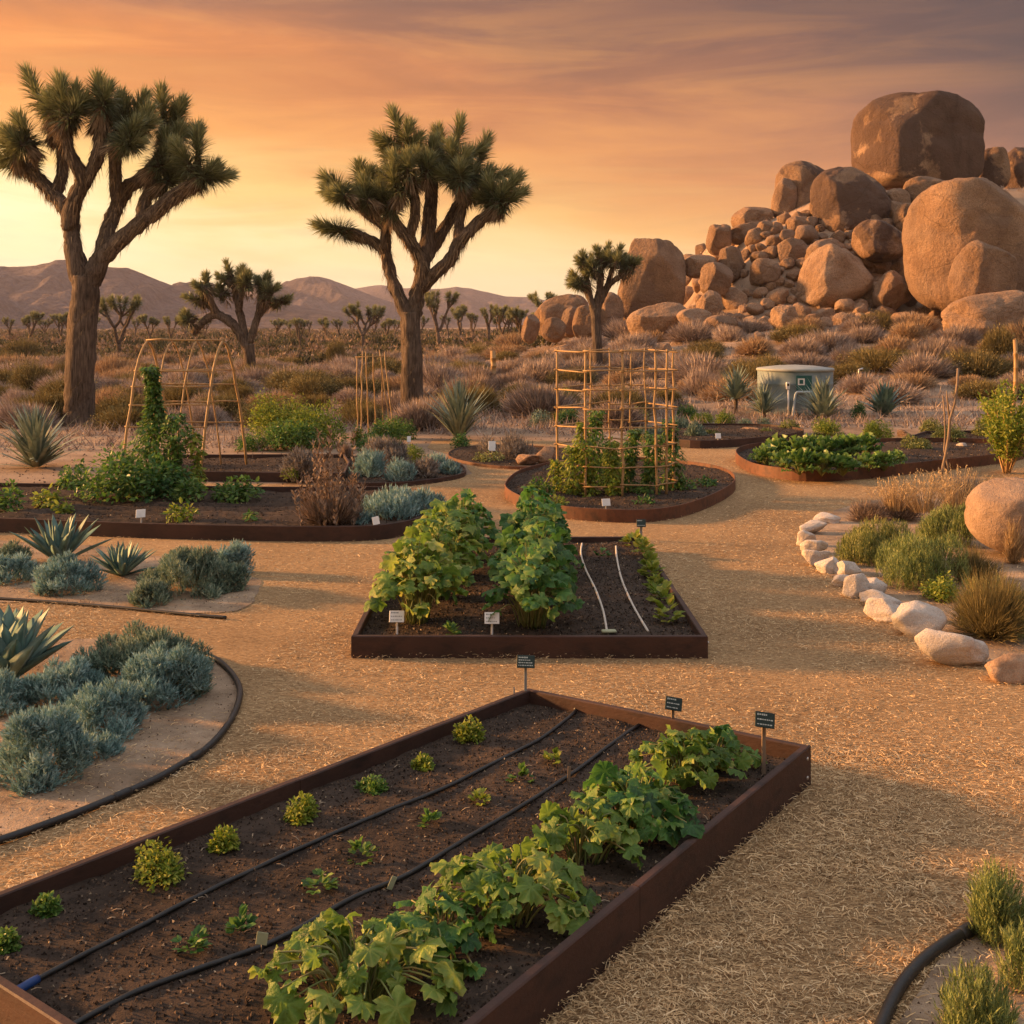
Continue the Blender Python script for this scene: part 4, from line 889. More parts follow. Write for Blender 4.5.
fb, fz = bed('raised_bed', 'long rust brown board bed in the foreground with two black drip lines', front_poly, .19, .036, 'board', SZ, True, step=.022, amp=.022, crumbs=26000, csize=(.005, .013))
u_ = nrm(np.array(front_poly[2])-np.array(front_poly[1])); n_ = np.array([u_[1], -u_[0]]); c0_ = sum(np.array(q) for q in ccw(front_poly))/4
for s_, z_ in ((.05, .05), (.05, .14)):
    q = np.array(front_poly[2])-u_*s_-c0_; bolts(fb, [(q[0], q[1], z_)], n_)
mid_poly = [(-1.06, 7.91), (1.29, 7.9), (1.245, 11.66), (-1.065, 11.58)]
mb_, mz = bed('raised_bed', 'rectangular rust brown board bed with two rows of tall leafy plants', mid_poly, .15, .04, 'board', .10, True, step=.04, amp=.02, crumbs=9000, csize=(.008, .018))
for s in (-1, 1): bolts(mb_, [(s*1.10+.1, 7.9-9.69-.0, .09), (s*1.02+.1, 7.9-9.69-.0, .09)], (0, -1))
W2 = lambda px: [Gz(*p)[:2] for p in px]
lb_, lz = bed('raised_bed', 'long low bed with furrowed soil running off to the left, rounded right tip', smooth_loop(W2([(-140, 530), (0, 533), (170, 539.5), (340, 542), (402, 537), (434, 525), (442, 514), (428, 504), (380, 499), (250, 499), (0, 495), (-140, 493)]), 6), .16, .02, 'board', .10, False, step=.05, furrow=((.05, 1), .30, .022), crumbs=6000, csize=(.01, .022))
b2_, b2z = bed('raised_bed', 'short dark soil strip bed behind the arched bamboo trellis', W2([(150, 481), (345, 483), (350, 471), (345, 463), (160, 463)]), .14, .03, 'board', .09, True, step=.08, crumbs=1500, csize=(.012, .026))
cb_, cz = bed('raised_bed', 'teardrop steel edged bed holding the round grid trellis', smooth_loop(W2([(505, 494), (516, 506), (545, 516), (590, 521.5), (640, 523), (680, 518), (715, 505), (735, 491), (728, 480), (700, 472.5), (640, 467), (575, 468.5), (525, 478)]), 6), .15, .012, 'steel', .10, False, step=.05, crumbs=5000, csize=(.01, .022))
kb_, kz = bed('raised_bed', 'steel edged bed filled with bright green kale', smooth_loop(W2([(736, 463), (752, 474), (785, 480), (822, 482), (870, 479), (930, 472), (1000, 464), (1030, 456), (1000, 449), (920, 447), (830, 449), (765, 452), (742, 456)]), 5), .17, .012, 'steel', .10, False, step=.08, crumbs=3000, csize=(.012, .026))
rb_, rz = bed('raised_bed', 'far steel edged herb bed between the grid trellis and the kale bed', smooth_loop(W2([(640, 441), (690, 448.5), (740, 447), (790, 441.5), (802, 436), (760, 431), (690, 431), (650, 434)]), 5), .15, .012, 'board', .10, False, step=.1, crumbs=1500, csize=(.015, .03))
ib_, iz = bed('raised_bed', 'low dark edged island of grey-blue herbs left of the straw path', smooth_loop(W2([(330, 486), (400, 487), (455, 480), (466, 473), (450, 464), (400, 458), (345, 461), (325, 472)]), 5), .07, .02, 'board', .055, False, step=.08, crumbs=1500, csize=(.012, .026))
sb_, sz = bed('raised_bed', 'small thin edged round bed with a grey shrub and two rocks', smooth_loop(W2([(448, 457), (462, 463.5), (500, 469), (545, 469.5), (585, 464), (596, 456), (560, 450), (500, 447), (460, 450)]), 5), .05, .012, 'steel', .04, False, step=.1, crumbs=1200, csize=(.012, .026))
br_, bz = bed('raised_bed', 'dark board edged bed to the right of the kale bed, mostly bare soil', W2([(905, 444), (1010, 447), (1060, 441), (1000, 436), (925, 437)]), .12, .03, 'board', .08, True, step=.1, crumbs=800, csize=(.015, .03))

# ================================================================ plants in the front bed
def soil_at(zf, p): return float(zf(np.array([p[0]]), np.array([p[1]]))[0])
def on_soil(px, py, z=SZ): return Gz(px, py, z)
def finish(name, label, cat, loc, parts, group=None, smooth=False, rz=0):
    root = thing(name, label, cat, loc, group, rz)
    for nm, mb, mt in parts: mb.build(nm, mt, root, smooth)
    return root
def squash(px, py, label, r, ry, h, n, leaf, seed, mat='squash', zf=fz, z=SZ, temps=LOBED, group='squash plants in the foreground bed', rot=0., tb=(.05, .75), lean=(0, 0), minr=.15, nk=1.75, name='squash_plant', cat='squash plant'):
    rg = np.random.default_rng(seed); p = on_soil(px, py, z); p[2] = soil_at(zf, p)-.01; n = int(n*nk); leaf *= .78 if temps is LOBED_S else .62
    lf = MB(); st = MB(); cs, sn = math.cos(rot), math.sin(rot)
    for i in range(n):
        f = (i+.5)/n; a = i*2.39996+rg.normal(0, .3); rho = math.sqrt(minr**2+(1-minr**2)*f)*rg.uniform(.8, 1.08)
        u, v = math.cos(a)*rho*r, math.sin(a)*rho*ry; q = np.array([u*cs-v*sn+lean[0], u*sn+v*cs+lean[1], 0]); q[2] = max(.03, h*(1-.62*rho**2)*rg.uniform(.68, 1.1))
        out = nrm(np.array([q[0], q[1], 0])+1e-4); b0 = np.array([rg.normal(0, .02), rg.normal(0, .02), 0])+q*np.array([.18, .18, 0])
        m_ = b0*.45+q*.55+np.array([0, 0, .16*h+.02])-out*.10*r*rho
        pl = np.array(smooth_loop([b0, m_, q], 4, False)); tube(st, pl, np.linspace(.0055, .0035, len(pl))*(leaf/.17)**.5, 6, rg.random())
        d = nrm(out*rg.uniform(.4, 1.)+np.array([0, 0, rg.uniform(-.8, .2)])+rg.normal(0, .4, 3)); U = nrm(np.array([0, 0, 1.])+out*rg.uniform(.0, .9)+rg.normal(0, .36, 3))
        s = leaf*rg.uniform(.5, 1.15); scat_leaf(lf, temps, q[None], d[None], U[None], np.array([s]), np.array([rg.uniform(*tb)]), rg)
    return finish(name, label, cat, p, [('leaves', lf, LM[mat]), ('stems', st, LM['stem'])], group, True)
GS = 'squash plants in the foreground bed'
squash(362, 1002, 'squash plant nearest the near edge of the foreground bed, loose leaves reaching left', .34, .22, .25, 32, .165, 1, 'squash_lime', nk=2.19, minr=.3)
squash(438, 955, 'yellowing low squash plant tucked behind the nearest one', .20, .17, .21, 14, .15, 11, 'squash', nk=2.10)
squash(512, 918, 'second squash plant from the near end, with one long trailing stem', .30, .24, .24, 34, .16, 2, 'squash_lime', nk=2.27, minr=.3)
squash(582, 862, 'broad squash plant in the middle of the foreground row', .22, .19, .21, 18, .165, 3, 'squash_lime', nk=2.27)
squash(634, 832, 'fourth squash plant, big dark leaves hanging over the soil', .27, .26, .25, 34, .165, 4, nk=2.45)
squash(684, 784, 'pale squash plant beside the middle dark name sign', .23, .19, .23, 24, .155, 5, mat='squash_lime', nk=2.45)
squash(712, 770, 'farthest squash plant with arching leaves toward the last name sign', .22, .13, .20, 12, .165, 6, nk=2.27, minr=.35)
def shrublet(px, py, w, h, label, seed, mat='lime', n=None, zf=fz, z=SZ, group='small herb plants in the foreground bed', leaf=.028, wid=.5, lob=6, name='herb_plant', cat='herb', kind='leafy', tb=(.2, 1.)):
    rg = np.random.default_rng(seed); p = on_soil(px, py, z) if z is not None else hit(px, py); k = p[1]/F
    if zf is not None: p[2] = soil_at(zf, p)-.01
    mb = MB(); rx, hh = w*k/2, h*k
    if kind == 'leafy': leafy(mb, rg, rx, rx, hh, n or int(700+rx*rx*26000), leaf, wid, lob, OVAL, tb, .0, (.45, 1.03))
    elif kind == 'rosette':
        m_ = n or 16; a = rg.uniform(0, 6.28, m_); e = np.radians(rg.uniform(15, 75, m_)); D = np.stack([np.cos(a)*np.cos(e), np.sin(a)*np.cos(e), np.sin(e)], -1)
        for j in range(m_):
            q = D[j]*rx*rg.uniform(.35, .8); q[2] *= hh/rx; st = D[j]
            for d2 in (-.8, 0, .8):
                c, s = math.cos(d2), math.sin(d2); dd = np.array([st[0]*c-st[1]*s, st[0]*s+st[1]*c, st[2]*.6]); ln = leaf*rg.uniform(.7, 1.2)
                scatter(mb, *OVAL, q[None], dd[None], np.array([[0, 0, 1.]])+rg.normal(0, .3, (1, 3)), np.array([ln]), np.array([rg.uniform(*tb)]), np.array([ln*1.1]))
    return finish(name, label, cat, p, [('leaves', mb, LM[mat])], group)
for i, (x, y, w, h, mt, kd, lab) in enumerate([
 (157, 882, 60, 50, 'lime', 'leafy', 'largest round yellow-green herb bush in the foreground bed'),
 (222, 848, 32, 30, 'lime', 'leafy', 'small golden tipped herb right of the largest round one'),
 (300, 820, 38, 34, 'lime', 'leafy', 'bushy yellow-green herb midway along the left board'),
 (373, 789, 34, 18, 'green', 'leafy', 'low spreading herb after the bushy midway one along the left board'),
 (424, 766, 26, 15, 'lime', 'leafy', 'tiny herb second from the far end along the left board'),
 (471, 741, 36, 30, 'lime', 'leafy', 'round herb closest to the far corner name sign'),
 (46, 912, 28, 24, 'green', 'leafy', 'dark small herb left of the largest round one'),
 (6, 950, 24, 30, 'green', 'leafy', 'dark herb at the near left end of the left board row'),
 (190, 950, 40, 26, 'deep', 'rosette', 'dark green seedling between the drip lines, closest to the camera'),
 (240, 930, 30, 28, 'deep', 'rosette', 'upright dark seedling just above the clipped white tag'),
 (318, 890, 36, 24, 'green', 'rosette', 'third seedling between the drip lines from the near end'),
 (360, 861, 36, 28, 'green', 'rosette', 'fourth seedling between the drip lines, left of the green tie'),
 (430, 826, 24, 16, 'green', 'rosette', 'fifth seedling between the drip lines, quite small'),
 (480, 800, 28, 12, 'lime', 'rosette', 'flat pale seedling between the drip lines'),
 (520, 780, 34, 14, 'green', 'rosette', 'wide flat seedling near the far end between the drip lines'),
 (552, 765, 20, 20, 'lime', 'rosette', 'last upright seedling by the small wooden peg'),
]): shrublet(x, y, w, h, lab, 700+i, mt, kind=kd, leaf=.022 if kd == 'leafy' else .035)
# drip lines
def line_on(px, zf, z, r, lift=None):
    P = [on_soil(x, y, z) for x, y in px]; P = np.array(smooth_loop(P, 8, False))
    zs_ = np.array([soil_at(zf, p) for p in P]); zs_ = np.convolve(np.pad(zs_, 3, 'edge'), np.ones(7)/7, 'valid'); P[:, 2] = zs_+r*.8
    return P
def pipe(name, label, cat, P, r, mat, group=None, extra=()):
    c = P[0].copy(); c[2] = 0; root = thing(name, label, cat, c, group); mb = MB(); tube(mb, P-c, r, 10); mb.build('pipe', M[mat], root)
    for nm, f, m2 in extra:
        mb = MB(); f(mb, c); mb.build(nm, M[m2], root)
    return root
def fitting(P, i, r, ln):
    def f(mb, c):
        d = nrm(P[min(i+1, len(P)-1)]-P[max(i-1, 0)]); tube(mb, [P[i]-c-d*ln, P[i]-c-d*ln*.6, P[i]-c+d*ln*.6, P[i]-c+d*ln], [r*.9, r, r, r*.9], 10)
    return f
P1 = line_on([(22, 992), (60, 970), (120, 937), (200, 897), (290, 855), (380, 818), (460, 782), (530, 748), (562, 726), (577, 711)], fz, SZ, .0095)
pipe('drip_line', 'left black drip pipe in the foreground bed, ending in a blue sleeve', 'drip line', P1, .0095, 'hose', 'drip pipes in the foreground bed', [('sleeve', fitting(P1, 1, .015, .05), 'blue'), ('elbow', fitting(P1, len(P1)-1, .016, .02), 'hose')])
P2 = line_on([(60, 1034), (120, 1005), (190, 976), (262, 945), (330, 910), (393, 882), (460, 845), (530, 803), (590, 762), (642, 723)], fz, SZ, .010)
pipe('drip_line', 'right black drip pipe running along the squash row', 'drip line', P2, .010, 'hose', 'drip pipes in the foreground bed', [('elbow', fitting(P2, len(P2)-1, .017, .02), 'hose')])
# tags on the drip line
def small_tag(px, py, label, mat, w, h, tilt, z=SZ, stem=.05, rz=0., name='plant_tag', zf=fz):
    p = on_soil(px, py, z); p[2] = soil_at(zf, p); root = thing(name, label, 'plant tag', p, 'small tags in the foreground bed', rz)
    mb = MB(); box(mb, (0, 0, 0), (w, .003, h), 0, .001); v = mb.V[0]; c, s = math.cos(tilt), math.sin(tilt); mb.V[0] = np.stack([v[:, 0]*c+v[:, 2]*s, v[:, 1], -v[:, 0]*s+v[:, 2]*c+stem+h/2], -1)
    mb.build('plate', M[mat], root, False); mb = MB(); tube(mb, [(0, .003, -.03), (0, .003, stem+.01)], .004, 6); mb.build('peg', M['hose'], root)
small_tag(262, 953, 'square pale green tag clipped by the drip pipe in front of the nearest squash', 'tagyellow', .038, .042, .15, stem=.03)
small_tag(392, 888, 'narrow folded yellow-green tag tied on the right drip pipe', 'tagyellow', .022, .05, .45, stem=.0, rz=.4)
small_tag(569, 781, 'short pale wooden peg marker beside the right drip pipe', 'stake', .014, .075, .05, stem=.0)
small_tag(514, 706, 'thin grey metal peg in the far corner of the foreground bed', 'grey_mark', .008, .10, 0, stem=0)

# ================================================================ name signs
def sign(px, py, top, label, w, h, mat, lines, seed, zf=None, z=0.0, stake='stake', tilt=-24, yaw=0, group='plant name signs', sr=.008, roll=0.0, lmat='pale_mark', cat='plant sign', name='plant_sign'):
    p = on_soil(px, py, z)
    if zf is not None: p[2] = soil_at(zf, p)
    k = p[1]/F; ht = (py-top)*k; root = thing(name, label, cat, p, group, R(yaw)); rg = np.random.default_rng(seed)
    a = R(tilt); c, s = math.cos(a), math.sin(a); cr, srr = math.cos(R(roll)), math.sin(R(roll)); pc = np.array([0, -.012, ht-h*.5])
    def tf(v):
        v = np.asarray(v, float); x, y, z_ = v.T; x, z_ = x*cr-z_*srr, x*srr+z_*cr; return np.stack([x, y*c-z_*s, y*s+z_*c], -1)+pc
    mb = MB(); box(mb, (0, 0, 0), (w, .006, h), 0, .0018); mb.V[0] = tf(mb.V[0]); pl = mb.build('plate', M[mat], root, False)
    mb = MB(); y0 = h/2
    for i in range(lines):
        zc = h*.32-i*h*.62/max(1, lines-1) if lines > 1 else 0; x = -w*.40
        end = w*(.38 if i else .1)*rg.uniform(.5, 1)
        while x < end:
            ww = w*rg.uniform(.05, .13); hh = h*(.075 if i else .11)*rg.uniform(.7, 1.2); v = np.array([(x, -.0036, zc-hh/2), (x+ww, -.0036, zc-hh/2), (x+ww, -.0036, zc+hh/2), (x, -.0036, zc+hh/2)])
            mb.add(tf(v), [[[0, 1, 2, 3]]]); x += ww+w*.03
    if mb.n: mb.build('lettering', M[lmat], pl, False)
    mb = MB(); box(mb, (0, .004, (ht-h*.55)/2-.06), (sr*2, sr*1.1, ht-h*.5+.12), 0, .001); mb.build('stake', M[stake], root, False)
    return root
sign(525.5, 703, 654, 'dark green name sign standing at the far left corner of the foreground bed', .100, .068, 'dark_tag', 4, 1, fz, SZ, 'grey_mark', sr=.008, roll=-3, yaw=5)
sign(673, 731, 696, 'dark green name sign half hidden behind the pale squash', .088, .066, 'dark_tag', 3, 2, fz, SZ, sr=.008, roll=-12, yaw=8)
sign(764, 773, 711, 'dark green name sign on a wooden stake at the right corner of the foreground bed', .094, .070, 'dark_tag', 3, 3, fz, SZ, sr=.009, roll=-10, yaw=8)
sign(397, 636, 612, 'white name sign in front of the left leafy row of the rectangular bed', .100, .078, 'white_tag', 3, 4, mz, .10, 'white_tag', sr=.007, lmat='grey_mark', group='white name signs')
sign(492, 637, 613, 'white name sign in front of the right leafy row of the rectangular bed', .100, .078, 'white_tag', 3, 5, mz, .10, 'white_tag', sr=.007, lmat='grey_mark', group='white name signs')
sign(641, 541, 519, 'small dark sign at the back right corner of the rectangular bed', .095, .08, 'dark_tag', 2, 6, None, .0, 'grey_mark', sr=.014)
sign(606, 511, 499, 'white name sign at the front of the teardrop bed', .095, .085, 'white_tag', 0, 7, cz, .1, 'white_tag', sr=.008, lmat='grey_mark', group='white name signs', roll=3)
sign(141, 523, 507, 'white name sign in the furrowed soil below the tomato vines', .10, .09, 'white_tag', 0, 8, lz, .1, 'white_tag', sr=.008, lmat='grey_mark', group='white name signs', roll=4)
sign(376, 530, 515, 'tilted white name sign at the right tip of the furrowed bed', .07, .085, 'white_tag', 0, 9, lz, .1, 'white_tag', sr=.006, lmat='grey_mark', group='white name signs', roll=14)
sign(718, 442, 433, 'tiny white name sign in the far herb bed', .10, .10, 'white_tag', 0, 10, rz, .1, 'white_tag', sr=.012, group='white name signs')
sign(492, 454, 441, 'rounded white marker in the small round bed', .12, .17, 'white_tag', 0, 12, sz, .04, 'white_tag', sr=.012, group='white name signs')
sign(409, 447, 436, 'tiny white marker beside the middle joshua tree foot', .07, .11, 'white_tag', 0, 13, None, 0, 'white_tag', sr=.012, group='white name signs')

# ================================================================ the rectangular bed
GL = 'tall leafy squash plants in two rows'
for i, (x, y, r, h, lab) in enumerate([(418, 622, .33, .58, 'front plant of the left leafy row, pale green and yellowing at the foot'), (434, 598, .34, .62, 'second plant from the front of the left leafy row'), (448, 576, .33, .62, 'third plant from the front of the left leafy row'), (462, 560, .33, .60, 'back plant of the left leafy row')]):
    squash(x, y, lab, r, .42, h, 74, .155, 30+i, 'squash_lime' if i < 3 else 'squash', mz, .10, LOBED_S, GL, tb=(.05, .8), minr=.05)
for i, (x, y, r, h, lab) in enumerate([(532, 627, .30, .56, 'front plant of the right leafy row, big dark blue-green leaves'), (534, 603, .31, .62, 'second plant from the front of the right leafy row'), (535, 578, .30, .64, 'third plant from the front of the right leafy row'), (536, 560, .29, .62, 'back plant of the right leafy row, tallest and dark green')]):
    squash(x, y, lab, r, .42, h, 74, .155, 40+i, 'squash', mz, .10, LOBED_S, GL, tb=(.0, .62), minr=.05)
LETT = [(666, 622, 30, 28), (661, 602, 26, 20), (655, 590, 24, 18), (652, 578, 22, 16), (648, 568, 20, 15), (643, 557, 26, 20), (633, 546, 24, 16)]
for i, (x, y, w, h) in enumerate(LETT):
    shrublet(x, y, w, h, f'lettuce seedling, {ORD[i]} from the front in the row along the right board', 800+i, 'lime', None, mz, .10, 'lettuce row in the rectangular bed', .075, .6, 4, 'lettuce', 'lettuce', 'rosette', (.3, 1.))
shrublet(600, 560, 26, 16, 'sparse seedling between the white tubes at the back of the bed', 811, 'deep', 8, mz, .10, None, .05, .5, 4, 'seedling', 'seedling', 'rosette')
shrublet(452, 636, 18, 14, 'small round seedling between the two white signs', 812, 'green', 12, mz, .10, None, .05, .6, 4, 'seedling', 'seedling', 'rosette')
shrublet(580, 570, 14, 9, 'tiny dark seedling left of the first white tube', 813, 'deep', 6, mz, .10, None, .04, .6, 4, 'seedling', 'seedling', 'rosette')
A1 = line_on([(582, 545), (581, 555), (586, 572), (596, 592), (603, 612), (607, 634)], mz, .10, .010)
pipe('drip_tube', 'left pale drip tube in the rectangular bed, ending in a green clip', 'drip line', A1, .0085, 'white_tube', 'pale drip tubes in the rectangular bed', [('clip', lambda mb, c: box(mb, A1[-1]-c+np.array([.012, -.01, .008]), (.10, .05, .018), .1, .005), 'tagyellow')])
A2 = line_on([(616, 548), (617, 560), (622, 582), (633, 606), (648, 634)], mz, .10, .010)
pipe('drip_tube', 'right pale drip tube in the rectangular bed', 'drip line', A2, .0085, 'white_tube', 'pale drip tubes in the rectangular bed')

# ================================================================ shrubs and agaves on the sandy islands
def bush(px, py, w, h, label, seed, mat, kind='sprig', group=None, name='shrub', cat='shrub', dens=1.0, leaf=None, z=0.0, zf=None, lob=7, dy=1.0, up=.55, **kw):
    rg = np.random.default_rng(seed); p = on_soil(px, py, z) if z is not None else hit(px, py)
    if zf is not None: p[2] = soil_at(zf, p)-.01
    k = p[1]/F; rx, hh = w*k/2, h*k; p[1] += rx*dy*.6; mb = MB()
    lf = leaf or max(.018, 3.4*k); ar = rx*rx*dy*3+rx*hh*4
    if kind == 'sprig': sprigs(mb, rg, rx, rx*dy, hh, int(dens*ar/(lf*lf)*2.1), lf, lob=lob, up=up, **kw)
    elif kind == 'leafy': leafy(mb, rg, rx, rx*dy, hh, int(dens*ar/(lf*lf)*7.5), lf, lob=lob, **kw)
    elif kind == 'twig': twigs(mb, rg, rx, rx*dy, hh, int(dens*2600), max(.003, .5*k), lob, min(up, .12))
    return finish(name, label, cat, p, [('foliage', mb, LM[mat])], group)
GB = 'blue-grey shrubs on the sandy islands'
for i, (x, y, w, h, mt, lab) in enumerate([
 (26, 792, 112, 92, 'blue', 'big upright blue-grey shrub at the near left edge above the hose'),
 (96, 742, 90, 62, 'blue', 'blue-grey mound directly behind the big upright shrub'),
 (150, 712, 100, 72, 'blue', 'blue-grey mound at the right end of the large clump inside the hose curve'),
 (120, 690, 110, 66, 'bluegreen', 'sage green mound in the middle of the large clump'),
 (172, 676, 64, 46, 'bluegreen', 'small sage mound at the back right of the large clump'),
 (50, 712, 84, 52, 'blue', 'low blue-grey mound at the foot of the big near agave'),
 (-8, 720, 60, 50, 'blue', 'blue-grey mound cut by the left edge beside the big near agave'),
 (184, 700, 50, 42, 'bluegreen', 'rounded tuft at the far right of the large clump'),
 (94, 762, 46, 26, 'blue', 'low spreading tuft in front of the large clump'),
 (58, 597, 70, 40, 'blue', 'rounded blue-grey shrub in front of the far island agave'),
 (8, 586, 44, 34, 'blue', 'blue-grey shrub at the left edge of the far island'),
 (4, 568, 40, 24, 'bluegreen', 'back shrub at the left edge of the far island'),
 (182, 600, 96, 52, 'bluegreen', 'wide sage green shrub, biggest on the far island'),
 (146, 608, 48, 28, 'bluegreen', 'low tuft at the front left of the wide sage shrub'),
 (222, 594, 46, 34, 'bluegreen', 'small mound on the right of the wide sage shrub'),
 (231, 578, 44, 38, 'blue', 'upright rounded shrub at the back right of the far island'),
]): bush(x, y, w*1.06, h*(.80 if y > 640 else .88), lab, 900+i, mt, 'sprig', GB, dens=1.15, leaf=.024 if y > 640 else .030, lob=30, wid=.30, up=.45, slen=2.0)
def agave_plant(px, py, ln, wid, n, label, seed, mat='agave', name='agave', **kw):
    rg = np.random.default_rng(seed); p = hit(px, py); mb = MB(); agave(mb, rg, n, ln, wid, **kw)
    return finish(name, label, name, p, [('leaves', mb, LM[mat])], 'agaves and yuccas', True)
def yucca_plant(px, py, ln, wid, n, label, seed, mat='yucca', elev=(5, 88), trunk=0, z=None):
    rg = np.random.default_rng(seed); p = hit(px, py); mb = MB(); blades(mb, rg, n, ln, wid, elev); root = thing('yucca', label, 'yucca', p, 'agaves and yuccas')
    o = mb.build('leaves', LM[mat], root, False)
    if trunk:
        mb.V = [v+np.array([0, 0, trunk]) for v in mb.V]; bpy.data.objects.remove(o); mb.build('leaves', LM[mat], root, False); tb = MB(); tube(tb, [(0, 0, -.05), (0, 0, trunk+.05)], [.05, .045], 8); tb.build('stem', M['bark'], root)
    return root
agave_plant(8, 682, .50, .068, 34, 'big broad leaved agave at the left edge of the near island', 1, curve=.35, elev=(30, 86))
agave_plant(60, 563, .50, .046, 30, 'tall blue-green agave in the middle of the far island', 2, elev=(26, 84), curve=.3)
agave_plant(122, 578, .34, .028, 44, 'small spiky agave right of the tall agave on the far island', 3, elev=(20, 85))
yucca_plant(36, 468, .98, .085, 170, 'large pale fan shaped yucca at the foot of the thick trunked joshua tree', 4, elev=(4, 85))
yucca_plant(459, 441, 1.15, .075, 200, 'tall green yucca clump right of the middle joshua tree trunk', 5, elev=(32, 88), mat='yucca')
yucca_plant(736, 414, .85, .085, 130, 'spiky yucca on a short stem, left of the water tank', 6, elev=(-5, 85), trunk=.35)
yucca_plant(764, 419, .70, .075, 110, 'spiky yucca directly in front of the left side of the water tank', 7, elev=(0, 85), trunk=.12)
yucca_plant(823, 420, 1.0, .10, 150, 'largest yucca covering the right side of the water tank', 8, elev=(3, 88))
yucca_plant(884, 416, .85, .12, 90, 'bright broad bladed yucca right of the water tank', 9, elev=(3, 88), mat='agave')
# hoses
def hose(px, r, label, z=0.0, group='black garden hoses', join=()):
    P = np.array(smooth_loop([Gz(x, y, .0) for x, y in px], 8, False)); P[:, 2] = .006+r
    return pipe('hose', label, 'hose', P, r, 'hose', group, [('coupling', fitting(P, i, r*1.22, .05), 'hose') for i in join])
hose([(200, 657), (218, 664), (234, 680), (240, 697), (232, 722), (210, 750), (180, 770), (150, 787), (90, 813), (40, 832), (-10, 849), (-90, 872)], .018, 'thick black hose curving round the near sandy island', join=(44, 60))
hose([(-60, 598), (0, 601), (60, 605), (130, 611), (190, 617), (226, 620)], .013, 'straight black pipe edging the far sandy island')
hose([(872, 1060), (884, 1028), (902, 992), (930, 962), (968, 938), (1000, 925), (1060, 905)], .021, 'black hose edging the sandy corner at the lower right', join=(32,))
for i, (x, y, w, h, lab) in enumerate([(1012, 948, 78, 86, 'upright rosemary bush at the right edge behind the corner hose'), (985, 1052, 100, 80, 'rosemary bush at the lower right corner inside the hose'), (1050, 1005, 80, 86, 'rosemary bush cut off by the right edge below the other one')]):
    bush(x, y, w, h, lab, 950+i, 'rosy', 'sprig', 'rosemary bushes in the lower right corner', leaf=.024, dens=.9, wid=.17, up=.75, per=12, slen=4.0)
# ================================================================ trellises
def cane(mb, a, b, r, seed=0, knots=True, n=7, bow=.006):
    """a bamboo cane with its knots"""
    a, b = np.asarray(a, float), np.asarray(b, float); rg = np.random.default_rng(seed); ln = np.linalg.norm(b-a); m_ = max(3, int(ln/.22))
    u, w = perp(b-a); P = []; Rr = []
    for i in range(m_+1):
        t = i/m_; off = (u*rg.normal(0, bow)+w*rg.normal(0, bow)) if 0 < i < m_ else 0
        c = a+(b-a)*t+off
        if knots and 0 < i < m_:
            d = (b-a)/ln; P += [c-d*.012, c, c+d*.012]; Rr += [r*(1-.15*t), r*1.22*(1-.15*t), r*(1-.15*t)]
        else: P.append(c); Rr.append(r*(1-.15*t))
    tube(mb, P, Rr, n)
# round grid trellis in the teardrop bed
tc_ = np.array([.985*1.0+.26, 15.35, 0]); rr_ = .745; o0 = np.array([(616-CX)*15.3/F, 15.3, 0])
root = thing('grid_trellis', 'round open grid trellis of bamboo canes rising out of the teardrop bed', 'trellis', o0)
top = 1.87
for i, (xo, back) in enumerate([(-1, 0), (-.56, -1), (.03, -1), (.61, -1), (.80, -.6), (.98, 0), (-.38, 1), (-.05, 1), (.30, 1), (.60, 1)]):
    yy = math.sqrt(max(0, 1-xo*xo))*(1 if back > 0 else (-1 if back < 0 else 0)); mb = MB()
    b = np.array([xo*rr_, yy*rr_*.8, 0]); cane(mb, b+np.array([0, 0, .02]), b*np.array([1.0, 1, 1])+np.array([rng.normal(0, .012), 0, top+.03]), .017 if back <= 0 else .012, i)
    mb.build('upright_cane', M['bamboo'], root)
an = [math.atan2(-math.sqrt(max(0, 1-x*x)), x) for x in (-1, -.56, .03, .61, .80, .98)]+[math.atan2(math.sqrt(max(0, 1-x*x)), x) for x in (.60, .30, -.05, -.38, -1+1e-6)]
for q, zz_ in enumerate(np.linspace(.22, top, 8)):
    mb = MB()
    for i in range(len(an)):
        a, b = an[i], an[(i+1) % len(an)]
        if i == len(an)-1: continue
        pa = np.array([math.cos(a)*rr_*1.02, math.sin(a)*rr_*.82, zz_+rng.normal(0, .012)]); pb = np.array([math.cos(b)*rr_*1.02, math.sin(b)*rr_*.82, zz_+rng.normal(0, .012)]); d = (pb-pa)*.06
        cane(mb, pa-d, pb+d, .0105, q*20+i, False, 6, .002)
    mb.build('hoop', M['bamboo'], root)
# arched tunnel trellis at the left
ak = 17.6/F; o0 = np.array([(184-CX)*ak, 17.6, 0]); X_ = lambda px: (px-184)*ak
root = thing('arch_trellis', 'arched tunnel trellis of bent bamboo hoops with a straight ridge pole', 'trellis', o0)
TOP = H-(341-HZ)*ak
def hoop(px, r, seed, dy=.5):
    P = []
    for t in np.linspace(-1, 1, 19):
        z_ = TOP*(1-abs(t)**1.9)*.995; w = math.copysign(abs(t)**.95, t)
        P.append((X_(px)+(-.21 if t < 0 else .25)*abs(w)**1.2, w*dy*1.0, z_ if abs(t) < 1 else -.03))
    mb = MB(); P = np.array(P)+rng.normal(0, .004, (19, 3)); tube(mb, P, .017*np.ones(19)*r, 8); mb.build('hoop', M['bamboo'], root); return P
HP = [hoop(px, r, i) for i, (px, r) in enumerate(((147, 1.15), (172, .75), (197, .75), (223, 1.2)))]
mb = MB(); cane(mb, (X_(146), 0, TOP+.012), (X_(225), 0, TOP+.012), .015, 3); mb.build('ridge_pole', M['bamboo'], root)
